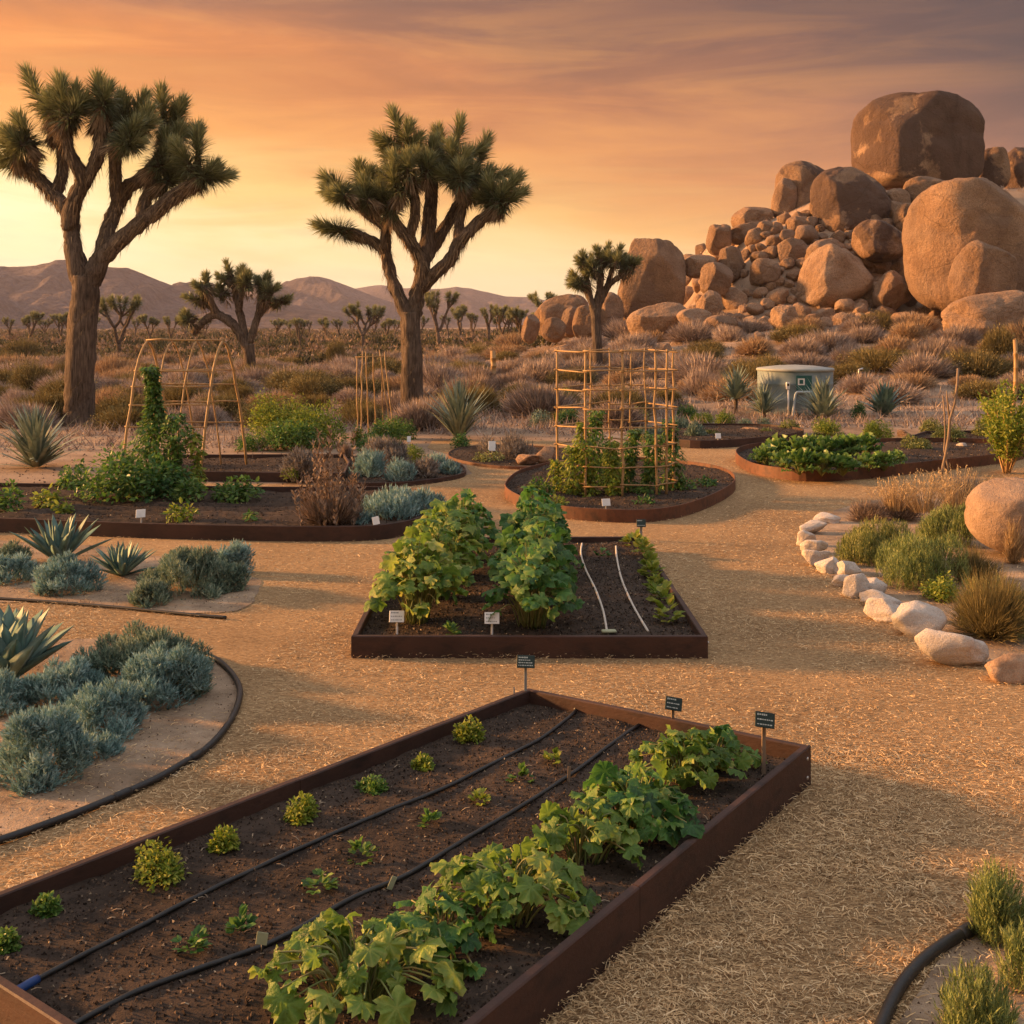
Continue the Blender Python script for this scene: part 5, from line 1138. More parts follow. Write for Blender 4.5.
for j, i in enumerate((1, 2, 3, 4, 5, 13, 14, 15, 16)):
    mb = MB(); a, b = HP[0][i], HP[3][i]; cane(mb, a-(b-a)*.03, b+(b-a)*.03, .0135, 30+j, True, 6); mb.build('cross_cane', M['bamboo'], root)
# pole teepee
tk = 23.0/F; o0 = np.array([(375-CX)*tk, 23.2, 0]); root = thing('pole_teepee', 'loose teepee of slim upright poles behind the lavender island', 'trellis', o0)
for i, (xb, dy, xt, yt) in enumerate([(357, -.1, 356, 357), (361, -.25, 362, 351), (366, .2, 364, 352), (373, .4, 371, 354), (381, .35, 379, 356), (394, -.2, 384, 352), (390, .1, 378, 350)]):
    mb = MB(); cane(mb, ((xb-375)*tk, dy, -.03), ((xt-375)*tk, dy*.4, H-(yt-HZ)*tk), .014, 60+i); mb.build('pole', M['bamboo'], root)
mb = MB(); tube(mb, [((354-375)*tk, -.05, 1.58), ((386-375)*tk, .05, 1.60)], .010, 6); mb.build('cross_pole', M['bamboo'], root)
# stakes
def post(px, py, top, r, label, lean=0, name='wooden_post', mat='stake', z=None, group=None, twig=False):
    p = hit(px, py); k = p[1]/F; hh = (py-top)*k; mb = MB(); cane(mb, (0, 0, -.1), (lean*k, 0, hh), r, int(px), True, 8, .012)
    root = thing(name, label, 'stake', p, group); mb.build('shaft', M[mat], root)
    if twig: mb = MB(); tube(mb, [(lean*k*.52, 0, hh*.52), (lean*k*.42, .03, hh*.72), (lean*k*.33, .0, hh*.80)], [.016, .012, .008], 7); mb.build('side_twig', M['stake'], root)
    return root
post(493, 386, 351, .10, 'short thick pale post standing among the dry shrubs beyond the small round bed', mat='bamboo')
post(941, 482, 369, .022, 'tall leaning cane stake with a side twig, right of the kale', 17, 'cane_stake', 'stake', twig=True)
post(949, 480, 396, .014, 'short thin stake crossing the tall leaning cane stake', -6, 'cane_stake')
post(1013, 460, 340, .040, 'thick upright cane pole inside the tall yellow-green shrub', 2, 'cane_stake', 'bamboo')
post(276, 381, 365, .04, 'thin dark stake in the desert right of the crooked joshua tree', 0, 'cane_stake')

# ================================================================ plants of the back beds
GT = 'leafy vines round the arched trellis'
bush(105, 505, 92, 74, 'big sprawling tomato bush left of the arched trellis', 1000, 'green', 'leafy', GT, 'tomato_plant', 'tomato plant', dens=.5, leaf=.085, z=.1, zf=lz, wid=.42, lob=10)
bush(150, 504, 80, 62, 'dark leafy vine mass at the left foot of the arched trellis', 1001, 'deep', 'leafy', GT, 'tomato_plant', 'tomato plant', dens=.5, leaf=.085, z=.1, zf=lz, wid=.42, lob=9)
bush(70, 490, 44, 40, 'pale drooping vine at the left end of the sprawling tomato bush', 1002, 'green', 'leafy', GT, 'tomato_plant', 'tomato plant', dens=.45, leaf=.075, z=.1, zf=lz, wid=.42)
def climber(px, py, top, w, label, seed, mat, dens=1.0, name='climbing_vine', leaf=.075, group=None, y=None, zb=.05, taper=.4):
    rg = np.random.default_rng(seed); p = on_soil(px, py, .05)
    if y: p = np.array([(px-CX)*y/F, y, zb])
    k = p[1]/F; hh = (py-top)*k; n = int(dens*hh*w*k*2600); z_ = rg.random(n)**1.1*hh; wd = w*k/2*(1-taper*z_/hh)*(.35+1.0*vn(z_*5, z_*0+seed, seed))
    a = rg.uniform(0, 6.28, n); rr = np.sqrt(rg.random(n))*wd; sway = .06*np.sin(z_*3+seed)
    P = np.stack([np.cos(a)*rr+sway, np.sin(a)*rr, z_+.02], -1); D = np.stack([np.cos(a), np.sin(a), -rg.uniform(.2, 1.2, n)], -1)+rg.normal(0, .4, (n, 3)); U = np.stack([np.cos(a), np.sin(a), np.full(n, .8)], -1)
    mb = MB(); s = leaf*rg.uniform(.55, 1.15, n); scatter(mb, *OVAL, P, D, U, s, np.clip(rg.uniform(.05, .95, n), 0, 1), s*.95)
    st = MB()
    for q in range(3):
        zc = np.linspace(0, hh*.95, 9); tube(st, np.stack([.06*np.sin(zc*3+seed)+rg.normal(0, .012, 9)+q*.02-.02, rg.normal(0, .015, 9), zc], -1), np.linspace(.008, .003, 9), 5)
    return finish(name, label, 'vine', p, [('leaves', mb, LM[mat]), ('stems', st, LM['stem'])], group)
climber(150, 495, 368, 46, 'yellow-green vine climbing the left hoop of the arched trellis', 1010, 'green', 1.1, group=GT)
climber(172, 497, 415, 34, 'thin vine on the second hoop of the arched trellis', 1011, 'green', .9, group=GT)
climber(192, 497, 432, 24, 'sparse vine on the third hoop of the arched trellis', 1012, 'lime', .7, group=GT)
GLB = 'leafy plants in the furrowed bed'
shrub_list = [(231, 502, 54, 34, 'green', 'compact round pepper bush below the right foot of the arched trellis'), (186, 504, 36, 32, 'green', 'loose pepper bush between the vines and the compact round bush'), (176, 522, 34, 22, 'lime', 'small pale pepper plant in front of the vines, right of the white sign'),
 (250, 522, 16, 16, 'green', 'single young seedling in the bare furrows'), (44, 508, 34, 26, 'lime', 'bright yellow-green pepper plant left of the tomato bush'), (3, 513, 36, 42, 'green', 'leafy pepper bush cut by the left edge of the picture'), (62, 514, 24, 18, 'lime', 'low pale pepper plant beside the bright yellow-green one')]
for i, (x, y, w, h, mt, lab) in enumerate(shrub_list):
    bush(x, y, w, h, lab, 1020+i, mt, 'leafy', GLB, 'pepper_plant', 'pepper plant', dens=.45, leaf=.075, z=.1, zf=lz, wid=.45)
# the withered plant and the grey-blue herbs
rg = np.random.default_rng(1040); p = on_soil(332, 524, .1); k = p[1]/F; mb = MB(); twigs(mb, rg, 44*k, 40*k, 52*k, 1500, .012, 7, .6)
for i in range(46):
    a = rg.uniform(0, 6.28); d = rg.random()**.6*36*k; hh = rg.uniform(40, 66)*k*(1-.35*d/(36*k)); c = np.array([math.cos(a)*d, math.sin(a)*d, 0])
    if i < 8: hh = rg.uniform(70, 96)*k; c *= .7
    t_ = c*1.25+np.array([0, 0, hh]); m_ = 34 if i >= 8 else 70; tt = rg.random(m_)**.7; ph = rg.uniform(0, 6.28, m_); D = np.stack([np.cos(ph)*.5, np.sin(ph)*.5, np.full(m_, .7)], -1)
    scatter(mb, *KITE, c+(t_-c)*tt[:, None], D, rg.normal(size=(m_, 3)), rg.uniform(.04, .075, m_), np.clip(rg.uniform(.1, .9, m_), 0, 1), .022)
finish('withered_plant', 'withered brown seed plant with upright dry spikes at the end of the furrowed bed', 'plant', p, [('dry_stalks', mb, LM['brown'])])
GH = 'grey-blue herb mounds'
for i, (x, y, w, h, mt, kd, lab, zf, z_) in enumerate([
 (392, 519, 76, 34, 'blue', 'sprig', 'dense blue-grey mound at the right tip of the furrowed bed', lz, .1), (424, 514, 40, 26, 'blue', 'sprig', 'smaller blue-grey mound overlapping the tip of the furrowed bed', lz, .1),
 (363, 524, 22, 16, 'blue', 'sprig', 'tiny grey-blue tuft between the withered plant and the tilted white sign', lz, .1),
 (366, 477, 40, 34, 'blue', 'sprig', 'pale blue-grey mound at the left of the herb island', iz, .05), (398, 482, 34, 26, 'blue', 'sprig', 'pale blue-grey mound at the front of the herb island', iz, .05), (384, 468, 60, 36, 'grey', 'sprig', 'brownish grey lavender mound at the back of the herb island', iz, .05),
 (424, 478, 36, 24, 'grey', 'sprig', 'grey lavender mound right of the pale front mound', iz, .05), (434, 473, 38, 24, 'blue', 'sprig', 'flat blue-grey mound at the right of the herb island', iz, .05), (450, 474, 24, 16, 'blue', 'sprig', 'last little blue-grey mound at the right tip of the herb island', iz, .05),
 (297, 478, 48, 38, 'grey', 'sprig', 'grey-mauve lavender mound at the right end of the strip bed', b2z, .09), (288, 478, 20, 14, 'lime', 'leafy', 'bright low tuft under the grey-mauve lavender mound', b2z, .09),
 (345, 462, 24, 26, 'brown', 'twig', 'dark purple dried clump behind the herb island', None, 0), (413, 466, 28, 28, 'lime', 'leafy', 'bright green leafy tuft at the back of the herb island', None, 0)]):
    bush(x, y, w, h, lab, 1050+i, mt, kd, GH, 'herb_mound', 'herb', dens=.8, leaf=.045, z=z_, zf=zf, wid=.28)
GX = 'green shrubs behind the garden beds'
for i, (x, y, w, h, mt, lab, lf) in enumerate([
 (272, 447, 78, 66, 'lime', 'taller left one of the bright yellow-green bushes behind the strip bed', .07), (312, 449, 70, 60, 'lime', 'rounded right one of the bright yellow-green bushes behind the strip bed', .07), (290, 452, 70, 40, 'green', 'darker leafy bush at the foot of the two bright yellow-green bushes', .07), (250, 452, 30, 26, 'green', 'low dark bush at the right foot of the arched trellis', .06),
 (383, 446, 46, 38, 'green', 'leafy green bush inside the pole teepee', .07), (372, 452, 40, 24, 'deep', 'dark low bush at the front of the pole teepee', .06), (357, 447, 14, 30, 'lime', 'narrow yellow-green sprig at the left pole of the teepee', .05), (404, 440, 34, 26, 'green', 'green bush touching the middle joshua tree trunk from the left', .06), (462, 449, 24, 22, 'deep', 'dark bush at the foot of the tall green yucca clump', .05),
 (504, 414, 20, 16, 'deep', 'small dark green shrub between the yucca clump and the grid trellis', .06), (540, 428, 24, 26, 'bluegreen', 'upright grey-green shrub just left of the grid trellis', .06), (567, 426, 26, 24, 'deep', 'dark round shrub seen through the left of the grid trellis', .06), (566, 408, 22, 26, 'lime', 'yellow-green shrub seen high through the left of the grid trellis', .06), (640, 424, 26, 22, 'lime', 'pale green shrub seen through the right of the grid trellis', .06), (606, 420, 36, 24, 'green', 'leafy shrub seen through the middle of the grid trellis', .06)]):
    bush(x, y, w, h, lab, 1070+i, mt, 'leafy', GX, 'shrub', 'shrub', dens=.65, leaf=lf, z=0, wid=.34, lob=10)
# climbers of the round trellis
GV = 'vines on the round grid trellis'
for i, (x, y, t_, w, mt, lab, yy) in enumerate([
 (570, 500, 452, 26, 'lime', 'yellowing vine at the left front of the grid trellis', 14.95), (585, 502, 430, 22, 'lime', 'tall pale vine on the second cane of the grid trellis', 14.9), (600, 494, 418, 24, 'green', 'green vine rising at the back left of the grid trellis', 15.7), (617, 503, 448, 22, 'lime', 'golden vine at the centre cane of the grid trellis', 14.8),
 (632, 498, 436, 26, 'green', 'dense green vine right of the centre cane', 15.2), (650, 500, 440, 28, 'green', 'thick dark vine on the right front canes', 15.0), (668, 494, 424, 22, 'green', 'vine on the outermost right cane of the grid trellis', 15.4), (608, 502, 462, 20, 'lime', 'short golden vine between the second and the centre cane', 15.1), (556, 494, 462, 18, 'lime', 'short yellow vine outside the left cane of the grid trellis', 15.2)]):
    climber(x, y, t_, w, lab, 1100+i, mt, 1.1, leaf=.07, group=GV, y=yy, zb=.08, taper=.25)
for i, (x, y, w, h, mt, lab) in enumerate([(543, 496, 30, 24, 'green', 'low leafy plant left of the grid trellis in the teardrop bed'), (682, 490, 30, 22, 'green', 'low leafy plant right of the grid trellis in the teardrop bed'), (703, 486, 30, 12, 'deep', 'flat dark plant at the right tip of the teardrop bed'), (645, 504, 26, 10, 'deep', 'flat plant at the front right of the grid trellis'), (556, 506, 26, 14, 'lime', 'yellowing low plant at the front left of the grid trellis')]):
    bush(x, y, w, h, lab, 1120+i, mt, 'leafy', 'low plants in the teardrop bed', 'garden_plant', 'plant', dens=.4, leaf=.06, z=.1, zf=cz, wid=.4)
# small round bed
bush(513, 460, 46, 32, 'grey-green feathery shrub in the small round bed', 1130, 'grey', 'sprig', None, 'shrub', 'shrub', dens=.6, leaf=.05, z=.04, zf=sz, wid=.2, up=.7)
bush(488, 462, 30, 14, 'low green ground plant under the rounded white marker', 1131, 'olive', 'leafy', None, 'garden_plant', 'plant', dens=.4, leaf=.05, z=.04, zf=sz, wid=.4)
bush(486, 452, 26, 22, 'dim grey tuft behind the rounded white marker', 1132, 'grey', 'sprig', None, 'shrub', 'shrub', dens=.5, leaf=.05, z=.04, zf=sz, wid=.2)
def stone(px, py, w, h, label, mat, seed, p_=2.5, dy=.9, group=None, name='stone', tilt=(0, 0), sub=4, amp=.07, cuts=7, z=0, rz=0, i=0):
    q = on_soil(px, py, z); k = q[1]/F; v, f = rock_shape((w*k/2*1.10, w*k/2*dy, h*k*.52), p_, seed, amp*1.2, sub, cuts+4, tilt, (.45, .8)); v = v/np.abs(v).max(0)*np.array([w*k/2*(1.12 if i < 7 else 1.30), w*k/2*dy, h*k*.52])
    o = MB().add(v, [f]).build(name, M[mat]); o.location = q+np.array([0, w*k/2*dy*.6, h*k*.40]); o.rotation_euler = (0, 0, rz); return tag(o, label, 'stone', group)
stone(529, 465, 24, 13, 'flat grey rock at the front of the small round bed', 'granite_pale', 1140, z=.03)
stone(545, 465, 20, 20, 'upright blue-grey rock right of the flat one in the small round bed', 'granite_pale', 1141, z=.03)
# kale
GK = 'kale in the steel edged bed'
kl = [(768, 468, 30, 26), (785, 472, 30, 24), (800, 475, 34, 28), (822, 476, 34, 26), (843, 476, 32, 22), (780, 461, 34, 26), (802, 463, 36, 28), (826, 464, 36, 30), (848, 463, 34, 32), (866, 460, 32, 30), (868, 472, 28, 20), (884, 471, 28, 20), (895, 467, 24, 18), (810, 456, 30, 22), (846, 455, 26, 24), (760, 464, 22, 18)]
kc = {}
for i, (x, y, w, h) in enumerate(sorted(kl, key=lambda q: (-(q[1]//7), q[0]))):
    row = 'front' if y >= 470 else ('middle' if y >= 462 else 'back'); kc[row] = kc.get(row, 0)+1
    rg = np.random.default_rng(1150+i); p = on_soil(x, y, .1); k = p[1]/F; rx = w*k/2; hh = h*k; n = 26; lf = MB(); st = MB(); ii = np.arange(n); a = ii*2.4+rg.normal(0, .2, n); f = (ii+.5)/n
    e = np.radians(25+60*(1-f)+rg.normal(0, 6, n)); b = np.stack([np.cos(a)*np.cos(e)*rx*.75, np.sin(a)*np.cos(e)*rx*.75, np.sin(e)*hh*.62], -1)
    D = np.stack([np.cos(a)*np.cos(e*.8), np.sin(a)*np.cos(e*.8), np.sin(e*.8)-.25], -1); U = np.stack([-np.cos(a)*.5, -np.sin(a)*.5, np.full(n, .9)], -1)
    scat_leaf(lf, RUFF, b, D, U, rg.uniform(.7, 1.2, n)*rx*.75, rg.uniform(.1, .85, n), rg)
    for q in b: tube(st, [np.array([0, 0, 0]), q*.55+np.array([0, 0, .02]), q], [.008, .007, .005], 5)
    finish('kale_plant', f'{ORD[kc[row]-1]} kale plant from the left in the {row} row of the kale bed', 'kale', p, [('leaves', lf, LM['kale']), ('stalks', st, LM['stem'])], GK, True)
# far right: round shrubs, herbs, small rocks
GR = 'rounded garden shrubs near the water tank'
for i, (x, y, w, h, mt, kd, lab) in enumerate([
 (828, 436, 33, 21, 'lime', 'leafy', 'rounded olive-gold shrub below the largest yucca'), (884, 440, 40, 25, 'lime', 'leafy', 'rounded golden shrub below the bright yucca right of the tank'), (917, 455, 38, 24, 'olive', 'leafy', 'red tipped dark shrub at the right end of the kale bed'), (790, 434, 26, 18, 'olive', 'leafy', 'loose dark green shrub in front of the water tank'),
 (726, 427, 22, 20, 'lime', 'leafy', 'bright yellow-green shrub at the foot of the left short stemmed yucca'), (746, 428, 18, 12, 'bluegreen', 'leafy', 'small grey-green herb under the left pair of yuccas'), (764, 428, 16, 14, 'bluegreen', 'leafy', 'small blue-green herb right of the little grey-green one'), (697, 441, 26, 22, 'bluegreen', 'sprig', 'blue-green herb mound in the far herb bed'), (682, 432, 24, 16, 'bluegreen', 'sprig', 'grey-green mound at the left of the far herb bed'),
 (712, 440, 20, 12, 'olive', 'leafy', 'low herb beside the tiny white sign'), (684, 414, 22, 14, 'grey', 'sprig', 'pale grey shrub behind the far herb bed'), (704, 424, 26, 14, 'lime', 'leafy', 'olive low shrub behind the far herb bed'), (690, 420, 24, 20, 'green', 'leafy', 'green shrub touching the right of the grid trellis'), (955, 447, 40, 28, 'olive', 'leafy', 'ragged olive shrub behind the leaning cane stake'), (932, 434, 26, 20, 'olive', 'leafy', 'small dark shrub between the bright yucca and the leaning cane stake'), (990, 440, 30, 30, 'olive', 'leafy', 'dark shrub at the foot of the tall yellow-green shrub'), (860, 420, 16, 24, 'deep', 'leafy', 'thin dark plant between largest and bright yuccas'), (650, 440, 30, 14, 'bluegreen', 'sprig', 'low grey-green herb at the left end of the far herb bed'), (770, 437, 24, 10, 'olive', 'leafy', 'flat herb at the right of the far herb bed')]):
    bush(x, y, w, h, lab, 1200+i, mt, kd, GR, 'shrub', 'shrub', dens=1.0, leaf=.055 if kd == 'leafy' else .05, z=0, wid=.3, lob=8)
stone(754, 434, 26, 7, 'flat pale rock under the short stemmed yuccas', 'granite_pale', 1230)
stone(964, 452, 12, 10, 'small white round stone on the soil right of the kale', 'stone_white', 1231)
stone(905, 437, 16, 8, 'small tan stone right of the golden shrub', 'granite', 1232)

# ================================================================ water tank
p = hit(795, 413); k = p[1]/F; rt = 37*k; ht = 45*k
root = thing('water_tank', 'low round grey-green water tank with a teal sign panel and pale pipe', 'water tank', p)
M['tank'] = surf_mat('tank_paint', (.13, .19, .21), (.20, .265, .285), 3, .55, bump=.08, bdist=.004, big=.9, c3=(.25, .30, .31), spec=.4)
M['tank_lid'] = surf_mat('tank_lid', (.26, .28, .26), (.36, .37, .34), 4, .5, bump=0)
M['teal'] = surf_mat('teal_panel', (.012, .085, .085), (.022, .125, .12), 6, .4, bump=0)
mb = MB(); prof = [(rt, -.1), (rt, ht*.30), (rt*1.006, ht*.31), (rt*1.006, ht*.34), (rt, ht*.35), (rt, ht*.64), (rt*1.006, ht*.65), (rt*1.006, ht*.68), (rt, ht*.69), (rt, ht*.94)]
def lathe(mb, prof, n=64):
    a = np.arange(n)*2*math.pi/n; V = np.concatenate([np.stack([np.cos(a)*r, np.sin(a)*r, np.full(n, z)], -1) for r, z in prof]); j = np.arange(n); kx = (j+1) % n
    mb.add(V, [np.concatenate([np.stack([i*n+j, i*n+kx, (i+1)*n+kx, (i+1)*n+j], -1) for i in range(len(prof)-1)])])
lathe(mb, prof); mb.build('wall', M['tank'], root, True)
mb = MB(); lathe(mb, [(rt*.99, ht*.935), (rt*1.03, ht*.94), (rt*1.03, ht*.985), (rt*1.0, ht), (rt*.5, ht*1.05), (.01, ht*1.07)]); mb.build('lid', M['tank_lid'], root)
def curved(mb, a0, a1, z0, z1, r0, r1, n=10):
    a = np.linspace(a0, a1, n); V = []
    for r, z in ((r0, z0), (r1, z0), (r1, z1), (r0, z1)): V.append(np.stack([np.sin(a)*r, -np.cos(a)*r, np.full(n, z)], -1))
    j = np.arange(n-1); mb.add(np.concatenate(V), [np.stack([x*n+j, x*n+j+1, y*n+j+1, y*n+j], -1) for x, y in ((0, 1), (1, 2), (2, 3), (3, 0))]+[[[0, n, 2*n, 3*n]], [[n-1, 4*n-1, 3*n-1, 2*n-1]]])
ZT = lambda py: H-(py-HZ)*k-p[2]
mb = MB(); curved(mb, -.20, .20, ZT(388), ZT(374), rt+.004, rt+.03); pn = mb.build('sign_panel', M['teal'], root, False)
mb = MB(); a0 = -.075; s = 3.2*k/rt
r0, r1 = rt+.031, rt+.036; zc = ZT(380)
curved(mb, a0-s, a0+s, zc+2.0*k, zc+3.2*k, r0, r1, 5); curved(mb, a0-s, a0+s, zc-3.2*k, zc-2.0*k, r0, r1, 5); curved(mb, a0-s, a0-s*.55, zc-2.0*k+.001, zc+2.0*k-.001, r0, r1, 3); curved(mb, a0+s*.55, a0+s, zc-2.0*k+.001, zc+2.0*k-.001, r0, r1, 3)
mb.build('emblem', M['white_tag'], pn, False)
M['paleblue'] = surf_mat('pale_blue_pipe', (.34, .42, .45), (.46, .54, .57), 8, .4, bump=0)
X3 = lambda px: (px-795)*k
yf = lambda px, ex: -math.sqrt(max(0, (rt+ex)**2-X3(px)**2))
mb = MB(); tube(mb, smooth_loop([(X3(783), yf(783, .10)-.05, -.05), (X3(785), yf(785, .08), ZT(402)), (X3(787), yf(787, .06), ZT(391)), (X3(793), yf(793, .05), ZT(390)), (X3(803), yf(803, .05), ZT(390))], 4, False), 1.25*k, 8); mb.build('outlet_pipe', M['paleblue'], root)
mb = MB(); tube(mb, [(X3(780), yf(780, .06), -.05), (X3(780), yf(780, .06), ZT(388))], .9*k, 8); mb.build('riser_pipe', M['white_tag'], root)
mb = MB(); box(mb, (X3(779.5), yf(779.5, .06), ZT(384)), (3.4*k, .08, 7*k), 0, .01); gb = mb.build('gauge_box', M['white_tag'], root, False)
mb = MB(); box(mb, (X3(779.5), yf(779.5, .06)-.042, ZT(383)), (2.0*k, .006, 2.2*k), 0, .002); mb.build('gauge_face', M['hose'], gb, False)
p = hit(861, 390); k = p[1]/F; root = thing('pump_box', 'small grey pump on a stub post right of the water tank', 'pump', p)
mb = MB(); box(mb, (-2*k, 0, 6*k), (4*k, 4*k, 14*k), .2, .02); mb.build('post', M['stake'], root, False)
mb = MB(); box(mb, (1*k, 0, 14*k), (6*k, 5*k, 7*k), .2, .03); mb.build('motor', M['hose'], root, False); mb = MB(); tube(mb, [(-2*k, 0, 12*k), (-2*k, 0, 20*k), (2*k, 0, 21*k)], 1.1*k, 8); mb.build('pipe', M['bolt'], root)

# ================================================================ the stone edged island at the right
GB2 = 'stones edging the right island'
BS = [(829, 524, 26, 12, 'white', 'long pale stone at the far tip of the stone edging'), (812, 535, 28, 15, 'white', 'second stone from the far tip, wide and pale'), (806, 547, 19, 18, 'white', 'third stone from the far tip, squat and leaning on the wide pale one'), (814, 556, 30, 17, 'white', 'fourth stone from the far tip, wedge shaped'), (818, 567, 26, 19, 'white', 'fifth stone from the far tip, at the bend of the edging'), (830, 574, 24, 18, 'white', 'sixth stone from the far tip, pale and round'), (847, 576, 30, 16, 'white', 'seventh stone from the far tip, low and long'),
 (845, 588, 18, 14, 'white', 'small low stone in front of the low seventh stone'), (859, 599, 24, 28, 'white', 'upright egg shaped stone in the middle of the edging'), (876, 598, 28, 20, 'white', 'pointed stone behind the upright egg shaped one'), (880, 609, 38, 20, 'white', 'flat slanted stone after the upright egg shaped one'), (890, 622, 36, 26, 'white', 'pale wedge stone, fifth from the near end'), (918, 637, 48, 36, 'white', 'largest chunky white stone of the edging'), (959, 668, 60, 40, 'white', 'long white slab stone, second from the near end'), (1008, 684, 46, 30, 'pink', 'pinkish stone at the near end of the edging')]
for i, (x, y, w, h, mt, lab) in enumerate(BS):
    stone(x, y, w, h, lab, {'white': 'stone_white', 'tan': 'stone_pink', 'pink': 'stone_pink'}[mt], 1300+i, 2.6, .75, GB2, 'border_stone', (0, 12 if i in (12, 13) else rng.uniform(-8, 8)), 4, .08, 8, rz=-.25 if i >= 10 else 0, i=i)
p = on_soil(1030, 550); k = p[1]/F; v, f = rock_shape((47*k, 44*k, 38*k), 2.3, 1330, .03, 5, 3)
o = MB().add(v, [f]).build('boulder', M['boulder_near']); o.location = p+np.array([0, .35, 29*k]); tag(o, 'big smooth tan boulder at the right edge of the stone edged island', 'boulder')
GI = 'shrubs on the stone edged island'
for i, (x, y, w, h, mt, kd, lab, kw) in enumerate([
 (884, 567, 86, 54, 'olive', 'sprig', 'golden green upright shrub nearest the stone bend', dict(wid=.2, up=.8, dens=1.2, slen=3.2)), (926, 592, 92, 64, 'rosy', 'sprig', 'dense green upright shrub in the centre of the stone edged island', dict(wid=.18, up=.8, dens=1.2, slen=3.4)), (956, 548, 58, 50, 'rosy', 'sprig', 'green upright shrub just left of the big smooth boulder', dict(wid=.18, up=.8, dens=1.2, slen=3.2)), (946, 604, 40, 36, 'lime', 'leafy', 'small dark yellow-green shrub in front of the dense green one', dict(dens=.5)),
 (868, 524, 56, 34, 'brown', 'twig', 'dark brown twiggy shrub at the back left of the stone edged island', dict(dens=1)), (908, 523, 60, 44, 'dry_mauve', 'twig', 'grey-brown twiggy shrub right of the dark brown one', dict(dens=1)), (982, 588, 74, 54, 'dry_olive', 'twig', 'tangled brown shrub below the big smooth boulder', dict(dens=1)), (1004, 646, 124, 104, 'dry_olive', 'twig', 'large dark tangled shrub at the right edge above the long white slab stone', dict(dens=2.4)),
 (1008, 640, 96, 70, 'olive', 'sprig', 'olive sprigs growing through the large dark tangled shrub', dict(wid=.16, up=.6, dens=.55, slen=3.6)), (980, 503, 84, 40, 'grey', 'twig', 'pale silvery twiggy shrub behind the big smooth boulder', dict(dens=1.1)), (1016, 566, 30, 70, 'straw_grass', 'twig', 'tuft of dry grass in front of the big smooth boulder', dict(dens=.5)), (960, 520, 40, 32, 'dry_tan', 'twig', 'tan twiggy shrub between the grasses and the boulder', dict(dens=1))]):
    bush(x, y, w, h, lab, 1340+i, mt, kd, GI, 'shrub', 'shrub', leaf=.030 if kd != 'twig' else .05, lob=9, **kw)
for i, (x, y, w, h, lab) in enumerate([(925, 512, 50, 44, 'feathery straw grass clump left of the leaning cane stake foot'), (958, 508, 50, 46, 'feathery straw grass clump at the foot of the leaning cane stake'), (895, 510, 40, 34, 'low straw grass clump at the back edge of the stone edged island')]):
    rg = np.random.default_rng(1360+i); p = on_soil(x, y); k = p[1]/F; mb = MB(); n = 240; a = rg.uniform(0, 6.28, n); e = np.radians(rg.uniform(42, 88, n)); D = np.stack([np.cos(a)*np.cos(e), np.sin(a)*np.cos(e), np.sin(e)], -1); ln = h*k*rg.uniform(.5, 1.05, n)
    P = np.stack([np.cos(a), np.sin(a), 0*a], -1)*rg.random(n)[:, None]*w*k*.28; scatter(mb, *TRI, P, D, rg.normal(size=(n, 3)), ln, rg.uniform(.1, .8, n), .007)
    tip = P+D*ln[:, None]*.92; s_ = n//2
    for q in range(5): scatter(mb, *KITE, tip[:s_]-D[:s_]*(q*.018), D[:s_]+rg.normal(0, .4, (s_, 3)), rg.normal(size=(s_, 3)), .03, rg.uniform(.4, 1, s_), .012)
    finish('grass_clump', lab, 'grass', p, [('blades', mb, LM['straw_grass'])], 'straw grass clumps')
# tall yellow-green shrub at the right edge
rg = np.random.default_rng(1380); p = hit(1006, 474); k = p[1]/F; mb = MB(); st = MB()
for i in range(34):
    a = rg.uniform(0, 6.28); sp = rg.uniform(.1, 1.1)*34*k; hh = rg.uniform(42, 100)*k*(1-.2*sp/(34*k)); q = np.array([math.cos(a)*sp, math.sin(a)*sp, hh]); c = np.array(smooth_loop([q*[.12, .12, 0], q*np.array([.5, .5, .5])+rg.normal(0, .03, 3), q], 6, False)); tube(st, c, np.linspace(.010, .004, len(c)), 5)
    n = 150; t_ = .35+.65*rg.random(n)**.8; P = np.stack([np.interp(t_, np.linspace(0, 1, len(c)), c[:, d]) for d in range(3)], -1)+rg.normal(0, .045, (n, 3)); D = rg.normal(0, .7, (n, 3))+np.array([0, 0, .35]); s = rg.uniform(.05, .095, n)
    scatter(mb, *KITE, P, D, rg.normal(size=(n, 3)), s, rg.uniform(.1, 1, n), s*.38)
finish('tall_shrub', 'tall airy yellow-green shrub with cane like stems at the right edge', 'shrub', p, [('leaves', mb, LM['lime']), ('stems', st, M['bamboo'])])

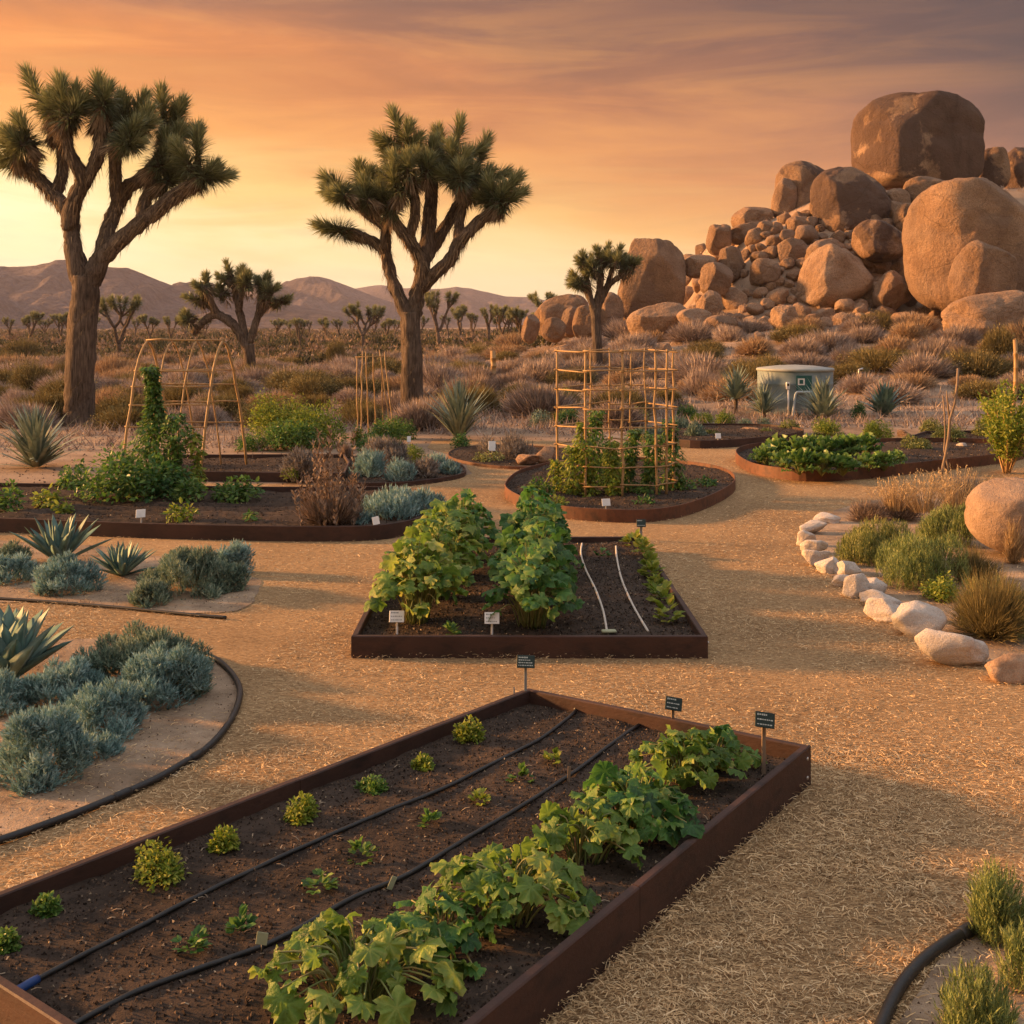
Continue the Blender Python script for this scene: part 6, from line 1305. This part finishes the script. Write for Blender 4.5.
# ================================================================ loose straw on the path
rg = np.random.default_rng(99); mb = MB()
tv = np.array([[-.5, 0, 0], [.5, 0, 0], [-.45, .5, .10], [.45, .5, .10], [-.25, 1, .02], [.25, 1, .02]]); tf = [np.array([[0, 1, 3, 2], [2, 3, 5, 4]])]
for (n, d0, d1, l0, l1, w0, w1) in ((270000, 3.3, 6.2, .010, .055, .0018, .0048), (250000, 6.0, 10.5, .010, .045, .002, .005), (150000, 10.2, 21.5, .016, .048, .0035, .0065)):
    y = rg.uniform(d0, d1, n); x = rg.uniform(-1, 1, n)*(.45*y+.3); ok = inpoly(x, y, path_poly)
    for B in BEDS: ok &= ~inpoly(x, y, B)
    for k_, I_ in islands.items(): ok &= ~(inpoly(x, y, I_) & (rg.random(n) > .28))
    ok &= (1.5*fbm(x*.8, y*.8, 61, 4)+.45 > rg.random(n)*.8)
    ok &= ~((x < -.35-(y-4)*.12) & (y < 7.5) & (rg.random(n) < .55))
    x, y = x[ok], y[ok]; n = len(x); a = rg.uniform(0, 6.28, n); D = np.stack([np.cos(a), np.sin(a), rg.normal(0, .16, n)], -1); U = np.stack([rg.normal(0, .45, n), rg.normal(0, .45, n), np.ones(n)], -1)
    pile = np.zeros(n)
    for B in BEDS[:2]: pile = np.maximum(pile, inpoly(x, y, inset(B, -.07)))
    ln = l0+(l1-l0)*rg.random(n)**2.2; scatter(mb, tv, tf, np.stack([x, y, .006+rg.random(n)**2*.016+pile*rg.random(n)**2*.035], -1), D, U, ln, np.clip(rg.beta(2, 2, n), 0, 1), rg.uniform(w0, w1, n))
tag(mb.build('straw_mulch', M['straw'], smooth=False), 'loose shredded straw covering the garden paths', kind='stuff')
# small litter on the sandy islands
mb = MB()
for I_ in islands.values():
    lo, hi = I_.min(0), I_.max(0); n = 9000; x = rg.uniform(lo[0], hi[0], n); y = rg.uniform(lo[1], hi[1], n); ok = inpoly(x, y, I_) & (y < 16); x, y = x[ok], y[ok]; n = len(x)
    D = rg.normal(size=(n, 3)); D[:, 2] *= .2; s = .002+.010*rg.random(n)**3; scatter(mb, *TET, np.stack([x, y, .010+s*.1], -1), D, np.tile([0, 0, 1.], (n, 1)), s, rg.uniform(.3, 1., n), s)
n = 9000; y = 16.2+rg.random(n)*12; x = rg.uniform(-1, 1, n)*(.46*y); ok = ~inpoly(x, y, path_poly)
for B in BEDS: ok &= ~inpoly(x, y, B)
x, y = x[ok], y[ok]; n = len(x); D = rg.normal(size=(n, 3)); D[:, 2] *= .2; s = .008+.035*rg.random(n)**3; scatter(mb, *TET, np.stack([x, y, T(x, y)+s*.1], -1), D, np.tile([0, 0, 1.], (n, 1)), s, rg.uniform(.3, 1., n), s)
tag(mb.build('grit', M['crumb'], smooth=False), 'small grit and litter on the bare sand', kind='stuff')
